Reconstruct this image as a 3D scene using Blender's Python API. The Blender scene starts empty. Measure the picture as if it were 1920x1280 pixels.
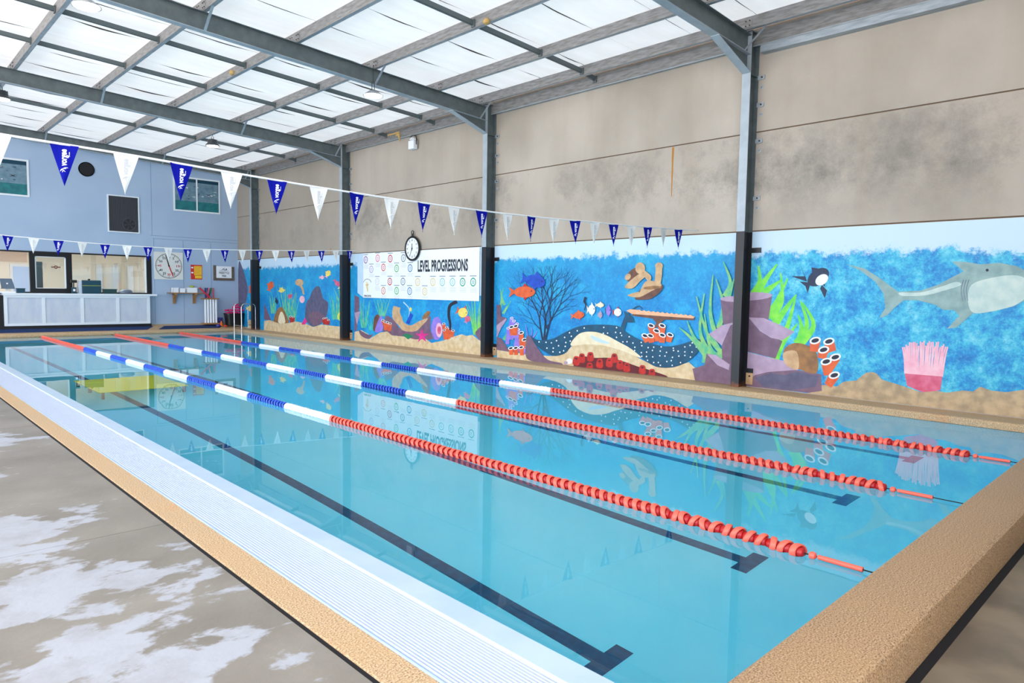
import bpy, math, random
import numpy as np
from mathutils import Vector, Matrix, noise as mnoise

random.seed(7)
S = bpy.context.scene
COL = S.collection

# ------------------------------------------------------------------ camera
HC = 1.65
FPX = 1290.3
YAW, PITCH, ROLL = .7679, .0721, -.0152
def cam_axes():
    cy, sy, cp, sp = math.cos(YAW), math.sin(YAW), math.cos(PITCH), math.sin(PITCH)
    f = np.array([sy*cp, cy*cp, -sp]); r = np.array([cy, -sy, 0.]); d = np.cross(f, r)
    cr, sr = math.cos(ROLL), math.sin(ROLL)
    return np.array([cr*r+sr*d, -sr*r+cr*d, f])
CM = cam_axes()
cam = bpy.data.cameras.new('camera'); camo = bpy.data.objects.new('camera', cam); COL.objects.link(camo)
cam.sensor_width = 36; cam.lens = FPX/1920*36; cam.clip_start = .05; cam.clip_end = 200
r_, d_, f_ = CM
camo.matrix_world = Matrix(((r_[0], -d_[0], -f_[0], 0), (r_[1], -d_[1], -f_[1], 0), (r_[2], -d_[2], -f_[2], HC), (0, 0, 0, 1)))
S.camera = camo

# ------------------------------------------------------------------ light and exposure
W = bpy.data.worlds.new('world'); S.world = W; W.use_nodes = True
wn = W.node_tree; bg = wn.nodes['Background']; bg.inputs[1].default_value = 1
_tc = wn.nodes.new('ShaderNodeTexCoord'); _sp = wn.nodes.new('ShaderNodeSeparateXYZ'); wn.links.new(_tc.outputs['Generated'], _sp.inputs[0])
_rp = wn.nodes.new('ShaderNodeValToRGB'); _mr = wn.nodes.new('ShaderNodeMapRange'); _mr.inputs[1].default_value = -1; _mr.inputs[2].default_value = 1
wn.links.new(_sp.outputs[2], _mr.inputs[0]); wn.links.new(_mr.outputs[0], _rp.inputs[0]); wn.links.new(_rp.outputs[0], bg.inputs[0])
for _e, _p, _c in zip(_rp.color_ramp.elements, (.49, .52), ((5.6, 5.5, 5.4, 1), (4.15, 4.4, 4.9, 1))): _e.position = _p; _e.color = _c   # sunlit yard below the horizon, bright sky above
S.view_settings.view_transform = 'Standard'; S.view_settings.look = 'None'
S.view_settings.gamma = 1; S.view_settings.use_curve_mapping = False
S.view_settings.exposure = .08
S.cycles.max_bounces = 40; S.cycles.diffuse_bounces = 22; S.cycles.transmission_bounces = 24; S.cycles.glossy_bounces = 5

# ------------------------------------------------------------------ key dimensions
WX = 11.75          # face of the right wall
BY = 28.65          # face of the back wall
ZW = -.107          # water level
PX0, PX1, PY0, PY1 = 2.43, 11.12, 1.40, 27.75
COLY = [6.07, 12.92, 19.82, 26.65]

def ray(px, py):
    return CM.T @ np.array([(px-960)/FPX, (py-640)/FPX, 1.])
def on_wall(px, py, w=WX):            # photo measurement -> point of the right wall (Y, Z)
    r = ray(px, py); t = w/r[0]; return (r[1]*t, HC+r[2]*t)
def on_back(px, py, y=BY):            # photo measurement -> point of the back wall (X, Z)
    r = ray(px, py); t = y/r[1]; return (r[0]*t, HC+r[2]*t)

# ------------------------------------------------------------------ materials
def lin(c):
    return tuple(((v/255)/12.92 if v/255 <= .04045 else ((v/255+.055)/1.055)**2.4) for v in c) + (1,)
MATS = {}
def mat(name, c, rough=.5, metal=0, c2=None, scale=4, detail=4, bump=0, bscale=None, stretch=(1, 1, 1), spec=.5, ramp=(.35, .65), emit=0):
    if name in MATS: return MATS[name]
    m = bpy.data.materials.new(name); m.use_nodes = True; nt = m.node_tree; N, L = nt.nodes, nt.links
    b = N['Principled BSDF']; b.inputs['Base Color'].default_value = lin(c); b.inputs['Roughness'].default_value = rough
    b.inputs['Metallic'].default_value = metal; b.inputs['Specular IOR Level'].default_value = spec
    if emit:
        b.inputs['Emission Color'].default_value = lin(c); b.inputs['Emission Strength'].default_value = emit
    if c2 or bump:
        tc = N.new('ShaderNodeTexCoord'); mp = N.new('ShaderNodeMapping'); mp.inputs['Scale'].default_value = stretch
        L.new(tc.outputs['Object'], mp.inputs[0])
    if c2:
        nz = N.new('ShaderNodeTexNoise'); nz.inputs['Scale'].default_value = scale; nz.inputs['Detail'].default_value = detail
        L.new(mp.outputs[0], nz.inputs[0])
        rp = N.new('ShaderNodeValToRGB'); rp.color_ramp.elements[0].position, rp.color_ramp.elements[1].position = ramp
        rp.color_ramp.elements[0].color = lin(c); rp.color_ramp.elements[1].color = lin(c2)
        L.new(nz.outputs[0], rp.inputs[0]); L.new(rp.outputs[0], b.inputs['Base Color'])
    if bump:
        n2 = N.new('ShaderNodeTexNoise'); n2.inputs['Scale'].default_value = bscale or scale*4; n2.inputs['Detail'].default_value = 3
        L.new(mp.outputs[0], n2.inputs[0]); bp = N.new('ShaderNodeBump'); bp.inputs['Strength'].default_value = bump; bp.inputs['Distance'].default_value = .02
        L.new(n2.outputs[0], bp.inputs['Height']); L.new(bp.outputs[0], b.inputs['Normal'])
    MATS[name] = m; return m

class G:                                # small node-graph helper
    def __init__(s, name):
        s.m = bpy.data.materials.new(name); s.m.use_nodes = True; s.nt = s.m.node_tree; s.N = s.nt.nodes; s.L = s.nt.links
        s.b = s.N['Principled BSDF']; s.tc = s.N.new('ShaderNodeTexCoord').outputs['Object']; MATS[name] = s.m
    def noise(s, scale, detail=4, stretch=(1, 1, 1), rough=.5, off=(0, 0, 0), dist=0):
        mp = s.N.new('ShaderNodeMapping'); mp.inputs['Scale'].default_value = stretch; mp.inputs['Location'].default_value = off
        s.L.new(s.tc, mp.inputs[0]); n = s.N.new('ShaderNodeTexNoise'); n.inputs['Scale'].default_value = scale
        n.inputs['Detail'].default_value = detail; n.inputs['Roughness'].default_value = rough; n.inputs['Distortion'].default_value = dist
        s.L.new(mp.outputs[0], n.inputs[0]); return n.outputs[0]
    def ramp(s, fac, stops):
        r = s.N.new('ShaderNodeValToRGB'); e = r.color_ramp.elements
        while len(e) < len(stops): e.new(.5)
        for k, (p, c) in enumerate(stops):
            e[k].position = p; e[k].color = c if len(c) == 4 else lin(c)
        s.L.new(fac, r.inputs[0]); return r.outputs[0]
    def mix(s, fac, a, b, mode='MIX'):
        n = s.N.new('ShaderNodeMix'); n.data_type = 'RGBA'; n.blend_type = mode
        for i, v in ((0, fac), (6, a), (7, b)):
            if isinstance(v, bpy.types.NodeSocket): s.L.new(v, n.inputs[i])
            elif isinstance(v, (int, float)): n.inputs[i].default_value = v
            else: n.inputs[i].default_value = lin(v)
        return n.outputs[2]
    def math(s, op, a, b=0, c=0):
        n = s.N.new('ShaderNodeMath'); n.operation = op
        for i, v in enumerate((a, b, c)):
            if isinstance(v, bpy.types.NodeSocket): s.L.new(v, n.inputs[i])
            else: n.inputs[i].default_value = v
        return n.outputs[0]
    def sep(s):
        n = s.N.new('ShaderNodeSeparateXYZ'); s.L.new(s.tc, n.inputs[0]); return n.outputs
    def bump(s, h, strength, dist=.02):
        n = s.N.new('ShaderNodeBump'); n.inputs['Strength'].default_value = strength; n.inputs['Distance'].default_value = dist
        s.L.new(h, n.inputs['Height']); s.L.new(n.outputs[0], s.b.inputs['Normal'])
    def out(s, col=None, rough=None, metal=0):
        if col is not None: s.L.new(col, s.b.inputs['Base Color'])
        if isinstance(rough, bpy.types.NodeSocket): s.L.new(rough, s.b.inputs['Roughness'])
        elif rough is not None: s.b.inputs['Roughness'].default_value = rough
        s.b.inputs['Metallic'].default_value = metal; return s.m

# precast concrete wall
g = G('precast_concrete'); sx = g.sep()
big = g.ramp(g.noise(.5, 5, off=(3, 1, 0)), [(.3, (166, 155, 142)), (.7, (192, 180, 167))])
mild = g.ramp(g.math('ADD', g.math('MULTIPLY', g.noise(.55, 4, rough=.6, off=(0, 4.2, 1)), .62), g.math('MULTIPLY', g.noise(5, 9, rough=.85), .38)), [(.49, (0, 0, 0)), (.66, (255, 255, 255))])
band = g.ramp(g.math('DIVIDE', sx[2], 7.0), [(.40, (40, 40, 40)), (.52, (255, 255, 255)), (.635, (230, 230, 230)), (.655, (70, 70, 70)), (.9, (95, 95, 95))])
stk = g.ramp(g.noise(2.2, 5, stretch=(1, 1, .13), off=(0, 2, 0)), [(.45, (0, 0, 0)), (.75, (255, 255, 255))])
c = g.mix(g.math('MULTIPLY', g.math('MULTIPLY', mild, band), .95), big, (122, 116, 110))
c = g.mix(g.math('MULTIPLY', stk, .30), c, (158, 142, 124))
far = g.ramp(g.math('DIVIDE', sx[1], 30), [(.40, (0, 0, 0)), (.46, (150, 150, 150)), (.66, (170, 170, 170)), (.69, (255, 255, 255))])
c = g.mix(g.math('MULTIPLY', far, .55), c, (150, 140, 128))
fine = g.noise(40, 3, stretch=(1, 1, 1)); g.bump(fine, .15)
g.out(c, .8)
mat('joint', (112, 92, 74), .9)
mat('rust', (176, 120, 52), .9)

# mural water
def mural_mat(name, mottled):
    g = G(name); sx = g.sep()
    n1 = g.noise(3.6 if mottled else 1.6, 9, rough=.8, off=(0, 2, 5)); n2 = g.noise(16, 8, rough=.85)
    if mottled:
        w = g.ramp(n1, [(.32, (4, 100, 180)), (.45, (14, 140, 202)), (.54, (60, 184, 214)), (.68, (140, 218, 230))])
        w = g.mix(g.ramp(n2, [(.50, (0, 0, 0)), (.62, (190, 190, 190))]), w, (92, 190, 214))
        w = g.mix(g.ramp(g.noise(9, 9, rough=.88, off=(5, 9, 1)), [(.53, (0, 0, 0)), (.66, (230, 230, 230))]), w, (14, 92, 176))
    else:
        w = g.ramp(n1, [(.3, (0, 104, 184)), (.5, (0, 140, 206)), (.68, (40, 180, 220))])
        w = g.mix(g.ramp(n2, [(.50, (0, 0, 0)), (.64, (170, 170, 170))]), w, (90, 200, 226))
        # deeper tint near the bottom, greener near the surface
        w = g.mix(g.ramp(g.math('DIVIDE', sx[2], 2.8), [(.45, (0, 0, 0)), (.85, (150, 150, 150))]), w, (44, 164, 196))
    e = g.math('ADD', g.math('DIVIDE', sx[2], 2.8), g.math('MULTIPLY', g.math('SUBTRACT', g.noise(5, 8, rough=.75), .5), .22))
    if mottled: e = g.math('ADD', e, g.math('MULTIPLY', g.math('SUBTRACT', g.noise(.35, 1, off=(0, 5.1, 0)), .45), .3))
    w = g.mix(g.ramp(e, [(.855, (0, 0, 0)), (.885, (255, 255, 255))]), w, (196, 219, 236))
    return g.out(w, .55)
mural_mat('mural_water', False); mural_mat('mural_mottled', True)
for n, c, c2 in [('p_sand', (226, 208, 172), (206, 180, 134)), ('p_sand_dark', (196, 170, 132), (160, 140, 110)), ('p_mauve', (126, 98, 118), (112, 84, 106)),
                 ('p_lilac', (186, 160, 184), (172, 146, 172)), ('p_green', (96, 208, 70), (140, 226, 70)), ('p_seagreen', (70, 178, 140), (150, 200, 110)),
                 ('p_teal', (40, 170, 170), (70, 200, 190)), ('p_orange', (232, 104, 50), (214, 84, 44)), ('p_white', (240, 240, 240), (228, 232, 236)), ('p_ink', (34, 32, 60), (30, 26, 40)),
                 ('p_navy', (14, 84, 116), (12, 70, 100)), ('p_red', (206, 44, 34), (170, 30, 30)), ('p_maroon', (104, 26, 34), (84, 20, 30)), ('p_brown', (170, 118, 66), (130, 92, 60)),
                 ('p_pink', (240, 166, 186), (246, 196, 206)), ('p_rose', (206, 76, 110), (220, 110, 140)), ('p_shark', (124, 154, 154), (150, 178, 174)), ('p_sharkpale', (176, 200, 196), (200, 214, 206)),
                 ('p_peach', (244, 190, 150), (236, 170, 130)), ('p_tan', (214, 176, 132), (190, 150, 110)), ('p_shell', (122, 78, 60), (96, 62, 52)), ('p_violet', (132, 112, 210), (160, 130, 220)),
                 ('p_royal', (20, 84, 200), (14, 60, 170)), ('p_yellow', (244, 226, 120), (240, 206, 90)), ('p_magenta', (232, 50, 150), (210, 40, 130)), ('p_darkblue', (30, 50, 84), (24, 40, 70)),
                 ('p_grey', (100, 96, 124), (84, 82, 110)), ('p_cream', (240, 228, 196), (232, 214, 176)), ('p_deepgreen', (20, 120, 80), (30, 140, 90)), ('p_sky', (196, 219, 236), (190, 214, 234))]:
    mat(n, c, .55, c2=c2, scale=7, detail=6)

# pale aggregate coping
g = G('aggregate'); n1 = g.noise(110, 2, rough=.6); n2 = g.noise(60, 3); n3 = g.noise(1.6, 3)
c = g.ramp(n1, [(.34, (132, 104, 76)), (.46, (184, 152, 112)), (.58, (204, 174, 136)), (.72, (224, 204, 174))])
c = g.mix(g.ramp(n3, [(.45, (0, 0, 0)), (.7, (120, 120, 120))]), c, (206, 160, 106)); c = g.mix(g.ramp(g.noise(1.1, 6, rough=.7, off=(4, 3, 0)), [(.60, (0, 0, 0)), (.72, (170, 170, 170))]), c, (206, 132, 70))
g.bump(n2, .25, .01); g.out(c, .62)
g = G('aggregate_dark'); n1 = g.noise(120, 2, rough=.6); n3 = g.noise(2.2, 3)
c = g.ramp(n1, [(.34, (98, 74, 52)), (.46, (164, 130, 94)), (.58, (186, 152, 114)), (.72, (210, 184, 148))])
c = g.mix(g.ramp(n3, [(.45, (0, 0, 0)), (.7, (110, 110, 110))]), c, (190, 150, 100))
g.bump(g.noise(90, 3), .3, .01); g.out(c, .6)

# wet concrete deck
g = G('wet_concrete')
base = g.ramp(g.noise(1.4, 6, off=(2, 0, 0)), [(.3, (116, 109, 99)), (.7, (144, 137, 127))])
pn = g.math('ADD', g.math('MULTIPLY', g.noise(.9, 2, stretch=(1, 1, 1), off=(.45, .2, 0)), .5), g.math('MULTIPLY', g.noise(3.6, 7, stretch=(.8, 1.15, 1), rough=.6, off=(1.3, 2.2, 0), dist=.2), .5))
_x = g.sep()[0]; pn = g.math('SUBTRACT', pn, g.math('MULTIPLY', g.math('MAXIMUM', g.math('SUBTRACT', _x, .75), 0), .11))
wet_sheen = g.ramp(pn, [(.462, (0, 0, 0)), (.492, (255, 255, 255))])
c = g.mix(wet_sheen, base, (170, 172, 180))  # pale patches colour in the ceiling's reflection on the wet deck
c = g.mix(g.math('MULTIPLY', g.ramp(g.noise(3, 8, rough=.7, off=(7, 1, 0)), [(.45, (0, 0, 0)), (.7, (255, 255, 255))]), .45), c, (126, 120, 112))
rg = g.ramp(wet_sheen, [(0, (.42, .42, .42, 1)), (1, (.36, .36, .36, 1))])
g.bump(g.noise(25, 4), .08); g.out(c, rg)
mat('dark_floor', (104, 92, 76), .6, c2=(134, 120, 100), scale=2.5)
mat('black_gap', (14, 14, 20), .9)

# pool finish and water
mat('pool_plaster', (120, 234, 255), .6, c2=(104, 230, 255), scale=.8)
mat('lip', (178, 200, 222), .4, c2=(188, 208, 228), scale=3)
g = G('line_tile'); c = g.ramp(g.noise(14, 4), [(.4, (0, 72, 112)), (.7, (0, 90, 132))]); g.out(c, .5)
m = bpy.data.materials.new('water'); m.use_nodes = True; nt = m.node_tree; nt.nodes.remove(nt.nodes['Principled BSDF'])
gl = nt.nodes.new('ShaderNodeBsdfGlass'); gl.inputs['IOR'].default_value = 1.333; gl.inputs['Roughness'].default_value = 0
gl.inputs['Color'].default_value = (1, 1, 1, 1)
tc = nt.nodes.new('ShaderNodeTexCoord'); nz = nt.nodes.new('ShaderNodeTexNoise'); nz.inputs['Scale'].default_value = .9; nz.inputs['Detail'].default_value = 2
nt.links.new(tc.outputs['Object'], nz.inputs[0]); bp = nt.nodes.new('ShaderNodeBump'); bp.inputs['Strength'].default_value = .05; bp.inputs['Distance'].default_value = .02
nt.links.new(nz.outputs[0], bp.inputs['Height']); nt.links.new(bp.outputs[0], gl.inputs['Normal'])
nt.links.new(gl.outputs[0], nt.nodes['Material Output'].inputs[0]); MATS['water'] = m

mat('slat_white', (206, 216, 232), .4); mat('slat_under', (62, 116, 206), .5)
# steel
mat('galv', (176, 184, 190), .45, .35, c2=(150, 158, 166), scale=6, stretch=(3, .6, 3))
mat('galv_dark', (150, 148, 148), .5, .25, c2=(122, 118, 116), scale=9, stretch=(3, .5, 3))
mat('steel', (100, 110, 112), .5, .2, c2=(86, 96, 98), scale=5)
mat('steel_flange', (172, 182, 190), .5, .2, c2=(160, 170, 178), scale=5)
mat('channel', (94, 104, 106), .5, .3)
g = G('black_paint'); sx = g.sep()
rf = g.ramp(g.math('ADD', sx[2], g.math('MULTIPLY', g.noise(9, 5), .25)), [(.14, (120, 70, 36)), (.22, (26, 28, 34))]); g.out(rf, .42)
mat('bolt', (70, 66, 62), .5, .6); mat('foil', (244, 234, 222), .55, c2=(232, 222, 210), scale=1.3, bump=.6, bscale=5, stretch=(.5, 2.2, 1), detail=6)
mat('fold_shade', (72, 68, 64), .9)
_m = MATS['foil']; _nt = _m.node_tree; _pb = _nt.nodes['Principled BSDF']; _tl = _nt.nodes.new('ShaderNodeBsdfTranslucent'); _tl.inputs[0].default_value = (.94, .92, .89, 1)
_mx = _nt.nodes.new('ShaderNodeMixShader'); _mx.inputs[0].default_value = .135; _nt.links.new(_pb.outputs[0], _mx.inputs[1]); _nt.links.new(_tl.outputs[0], _mx.inputs[2])
_nt.links.new(_mx.outputs[0], _nt.nodes['Material Output'].inputs[0])      # translucency added to brighten the ceiling and hall with sky light
# back wall
mat('blue_board', (168, 188, 212), .6, c2=(160, 181, 207), scale=.7)
mat('seam', (110, 134, 160), .7); mat('black_frame', (10, 12, 18), .35); mat('white_trim', (226, 232, 238), .5)
mat('panel_grey', (188, 198, 214), .6, c2=(202, 208, 218), scale=5, stretch=(1, 1, .4)); mat('blue_mat', (18, 52, 104), .9, c2=(12, 40, 88), scale=20)
mat('room_white', (236, 230, 216), .7); mat('room_blue', (176, 204, 240), .6); mat('room_sand', (214, 196, 180), .7)
mat('glass_dim', (34, 84, 96), .08, c2=(52, 112, 118), scale=2); mat('poster_sky', (118, 146, 160), .3, c2=(90, 122, 140), scale=6)
mat('poster_teal', (36, 124, 126), .3, c2=(30, 100, 110), scale=6); mat('poster_navy', (14, 62, 84), .3)
mat('mesh_dark', (52, 54, 62), .6); mat('mesh_line', (84, 84, 92), .5); mat('black', (8, 8, 10), .5); mat('near_black', (26, 26, 30), .45)
mat('wood', (176, 130, 84), .55, c2=(156, 112, 70), scale=12, stretch=(1, 1, 6)); mat('sign_wood', (112, 94, 82), .6, c2=(92, 76, 66), scale=12)
mat('white_plastic', (238, 240, 244), .35); mat('paper', (240, 242, 246), .5); mat('clock_face', (222, 222, 218), .4)
mat('red_print', (204, 44, 36), .5); mat('yellow_print', (242, 198, 40), .5); mat('ink', (40, 44, 54), .5); mat('faint_print', (206, 208, 216), .5)
mat('flag_blue', (0, 12, 146), .7, spec=.15); mat('flag_white', (226, 229, 228), .6); mat('cord_white', (236, 234, 234), .5); mat('logo_white', (240, 242, 250), .5); mat('logo_grey', (200, 203, 206), .6)
mat('float_red', (244, 100, 80), .32); mat('float_red_deep', (176, 20, 24), .4); mat('float_blue', (30, 84, 214), .3); mat('float_blue_deep', (4, 20, 110), .4); mat('float_white', (240, 244, 250), .3)
mat('chrome', (216, 220, 224), .14, .95); mat('tub_black', (20, 22, 26), .4); mat('pink_foam', (214, 26, 108), .6)
mat('orange', (240, 110, 40), .5); mat('purple_blue', (58, 60, 150), .5); mat('noodle_green', (30, 150, 96), .6); mat('noodle_pink', (226, 110, 140), .6); mat('noodle_navy', (34, 58, 120), .6); mat('noodle_red', (206, 40, 70), .6)
mat('laptop_grey', (118, 128, 144), .35, .4); mat('box_teal', (20, 66, 84), .4); mat('yellow_board', (222, 232, 60), .5); mat('till_dark', (34, 70, 72), .4)
mat('lamp_body', (70, 74, 78), .4, .5); mat('lamp_on', (255, 252, 244), .5, emit=14); mat('lamp_metal', (180, 184, 188), .3, .6)
mat('foam_brown', (196, 160, 100), .9); mat('yellow_green', (170, 190, 60), .6); mat('room_fill', (255, 248, 236), .5, emit=26)
for n, c in [('r_purple', (142, 70, 150)), ('r_pink', (232, 120, 150)), ('r_crimson', (196, 40, 50)), ('r_red', (214, 80, 74)), ('r_grey', (120, 136, 156)), ('r_green', (88, 176, 100)), ('r_blue', (70, 130, 186)),
             ('r_lilac', (190, 170, 206)), ('r_orange', (222, 130, 96)), ('r_gold', (226, 200, 140)), ('r_teal', (40, 156, 130)), ('r_pale', (220, 214, 222)), ('r_aqua', (140, 200, 200))]:
    mat(n, c, .5)

# ------------------------------------------------------------------ mesh helpers
class MB:
    def __init__(s): s.v = []; s.f = []; s.fm = []; s.ms = []
    def mi(s, m):
        if m not in s.ms: s.ms.append(m)
        return s.ms.index(m)
    def face(s, pts, m):
        i = len(s.v); s.v += [tuple(map(float, p)) for p in pts]; s.f.append(list(range(i, i+len(pts)))); s.fm.append(s.mi(m)); return s
    def box(s, x0, x1, y0, y1, z0, z1, m):
        i = len(s.v)
        s.v += [(x0, y0, z0), (x1, y0, z0), (x1, y1, z0), (x0, y1, z0), (x0, y0, z1), (x1, y0, z1), (x1, y1, z1), (x0, y1, z1)]
        for q in ((0, 3, 2, 1), (4, 5, 6, 7), (0, 1, 5, 4), (1, 2, 6, 5), (2, 3, 7, 6), (3, 0, 4, 7)):
            s.f.append([i+k for k in q]); s.fm.append(s.mi(m))
        return s
    def hexa(s, P, m):                  # 8 points, same order as box
        i = len(s.v); s.v += [tuple(map(float, p)) for p in P]
        for q in ((0, 3, 2, 1), (4, 5, 6, 7), (0, 1, 5, 4), (1, 2, 6, 5), (2, 3, 7, 6), (3, 0, 4, 7)):
            s.f.append([i+k for k in q]); s.fm.append(s.mi(m))
        return s
    def prism(s, prof, d, m):           # prof: 3d points, d: extrusion vector
        n = len(prof); i = len(s.v); P = [Vector(p) for p in prof]; D = Vector(d)
        s.v += [tuple(p) for p in P]+[tuple(p+D) for p in P]; k = s.mi(m)
        s.f.append([i+j for j in range(n)][::-1]); s.fm.append(k); s.f.append([i+n+j for j in range(n)]); s.fm.append(k)
        for j in range(n):
            s.f.append([i+j, i+(j+1) % n, i+n+(j+1) % n, i+n+j]); s.fm.append(k)
        return s
    def tube(s, path, r, m, n=10, cap=True):
        P = [Vector(p) for p in path]; k = s.mi(m); i = len(s.v); R = r if isinstance(r, (list, tuple)) else [r]*len(P)
        t0 = (P[1]-P[0]).normalized(); u = t0.orthogonal().normalized()
        for j, p in enumerate(P):
            t = ((P[min(j+1, len(P)-1)]-P[max(j-1, 0)])).normalized(); u = (u-t*u.dot(t)).normalized(); w = t.cross(u)
            for a in range(n):
                an = 2*math.pi*a/n; s.v.append(tuple(p+(u*math.cos(an)+w*math.sin(an))*R[j]))
        for j in range(len(P)-1):
            for a in range(n):
                s.f.append([i+j*n+a, i+j*n+(a+1) % n, i+(j+1)*n+(a+1) % n, i+(j+1)*n+a]); s.fm.append(k)
        if cap:
            s.f.append([i+a for a in range(n)][::-1]); s.fm.append(k); s.f.append([i+(len(P)-1)*n+a for a in range(n)]); s.fm.append(k)
        return s
    def lathe(s, prof, c, ax, m, n=20):   # prof [(r, h)] about axis ax at c
        A = Vector(ax).normalized(); u = A.orthogonal().normalized(); w = A.cross(u); C0 = Vector(c); i = len(s.v); k = s.mi(m)
        for r, h in prof:
            for a in range(n):
                an = 2*math.pi*a/n; s.v.append(tuple(C0+A*h+(u*math.cos(an)+w*math.sin(an))*r))
        for j in range(len(prof)-1):
            for a in range(n):
                s.f.append([i+j*n+a, i+j*n+(a+1) % n, i+(j+1)*n+(a+1) % n, i+(j+1)*n+a]); s.fm.append(k)
        s.f.append([i+a for a in range(n)][::-1]); s.fm.append(k); s.f.append([i+(len(prof)-1)*n+a for a in range(n)]); s.fm.append(k)
        return s
    def ring(s, c, ax, r0, r1, m, n=24, up=None):  # flat ring
        A = Vector(ax).normalized(); u = A.orthogonal().normalized(); w = A.cross(u); C0 = Vector(c); k = s.mi(m); i = len(s.v)
        for a in range(n):
            an = 2*math.pi*a/n; e = u*math.cos(an)+w*math.sin(an); s.v.append(tuple(C0+e*r0)); s.v.append(tuple(C0+e*r1))
        for a in range(n):
            b = (a+1) % n; s.f.append([i+2*a, i+2*b, i+2*b+1, i+2*a+1]); s.fm.append(k)
        return s
    def add_mesh(s, vs, fs, m):
        i = len(s.v); s.v += vs; k = s.mi(m)
        for f in fs: s.f.append([i+j for j in f]); s.fm.append(k)
        return s
    def mesh(s, name, smooth=False):
        me = bpy.data.meshes.new(name); me.from_pydata(s.v, [], s.f)
        for m in s.ms: me.materials.append(MATS[m])
        me.polygons.foreach_set('material_index', s.fm)
        if smooth: me.polygons.foreach_set('use_smooth', [True]*len(s.f))
        me.update(); return me
    def build(s, name, parent=None, smooth=False, label=None, cat=None, group=None, kind=None, bevel=0, loc=None):
        me = s.mesh(name, smooth)
        if smooth: me.set_sharp_from_angle(angle=math.radians(40))
        o = bpy.data.objects.new(name, me); COL.objects.link(o)
        if parent: o.parent = parent
        if loc: o.location = loc
        if bevel:
            b = o.modifiers.new('bevel', 'BEVEL'); b.width = bevel; b.segments = 2; b.limit_method = 'ANGLE'
        return tag(o, label, cat, group, kind)
def tag(o, label=None, cat=None, group=None, kind=None):
    for k, v in (('label', label), ('category', cat), ('group', group), ('kind', kind)):
        if v: o[k] = v
    return o
def thing(name, label, cat, loc=(0, 0, 0), rz=0, group=None):
    o = bpy.data.objects.new(name, None); o.empty_display_size = .1; COL.objects.link(o); o.location = loc; o.rotation_euler = (0, 0, rz)
    return tag(o, label, cat, group)
def struct(b, name, **k):
    return b.build(name, kind='structure', **k)
def copy_part(o, parent):
    c = o.copy(); COL.objects.link(c); c.parent = parent; return c

TXT = {}
def text_geo(s, bold=0.0):
    """verts (x, y) and faces of a line of lettering, 1 unit em, left/baseline origin"""
    key = (s, bold)
    if key in TXT: return TXT[key]
    cu = bpy.data.curves.new('lettering', 'FONT'); cu.body = s; cu.size = 1; cu.offset = bold; cu.resolution_u = 3
    ob = bpy.data.objects.new('lettering', cu); COL.objects.link(ob)
    me = bpy.data.meshes.new_from_object(ob.evaluated_get(bpy.context.evaluated_depsgraph_get()))
    vs = [(v.co.x, v.co.y) for v in me.vertices]; fs = [list(p.vertices) for p in me.polygons]
    bpy.data.objects.remove(ob); bpy.data.curves.remove(cu); bpy.data.meshes.remove(me)
    if vs:
        x0 = min(v[0] for v in vs); vs = [(v[0]-x0, v[1]) for v in vs]
    TXT[key] = (vs, fs); return TXT[key]
def put_text(b, s, org, ux, uy, width, height, m, bold=0.0, centre=False):
    """lettering fitted to width x height in the plane spanned by ux, uy (unit vectors)"""
    vs, fs = text_geo(s, bold)
    if not vs: return
    wx = max(v[0] for v in vs); y0 = min(v[1] for v in vs); y1 = max(v[1] for v in vs)
    O, U, V_ = Vector(org), Vector(ux), Vector(uy); sx, sy = width/wx, height/(y1-y0)
    if centre: O = O-U*width/2-V_*height/2
    b.add_mesh([tuple(O+U*(v[0]*sx)+V_*((v[1]-y0)*sy)) for v in vs], fs, m)

# ================================================================== SETTING
# pool basin (open box, rendered finish)
b = MB(); D = -1.42
b.face([(PX0, PY0, D), (PX1, PY0, D), (PX1, PY1, D), (PX0, PY1, D)], 'pool_plaster')
for q in (((PX0, PY0), (PX0, PY1)), ((PX0, PY1), (PX1, PY1)), ((PX1, PY1), (PX1, PY0)), ((PX1, PY0), (PX0, PY0))):
    (xa, ya), (xb, yb) = q; b.face([(xa, ya, D), (xb, yb, D), (xb, yb, ZW+.002), (xa, ya, ZW+.002)], 'pool_plaster')
basin = struct(b, 'pool_basin')
for x in (3.45, 5.38, 7.48, 9.68):
    b = MB(); b.box(x-.065, x+.065, 2.66, 24.9, D, D+.004, 'line_tile'); b.box(x-.20, x+.20, 2.58, 2.72, D, D+.0045, 'line_tile')
    b.box(x-.20, x+.20, 24.85, 24.99, D, D+.0045, 'line_tile'); b.build('lane_marking', basin)
b = MB(); b.face([(PX0, PY0, ZW), (PX1, PY0, ZW), (PX1, PY1, ZW), (PX0, PY1, ZW)], 'water')
b.build('pool_water', label='still clear turquoise water filling the swimming pool', cat='water', kind='stuff')

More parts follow.
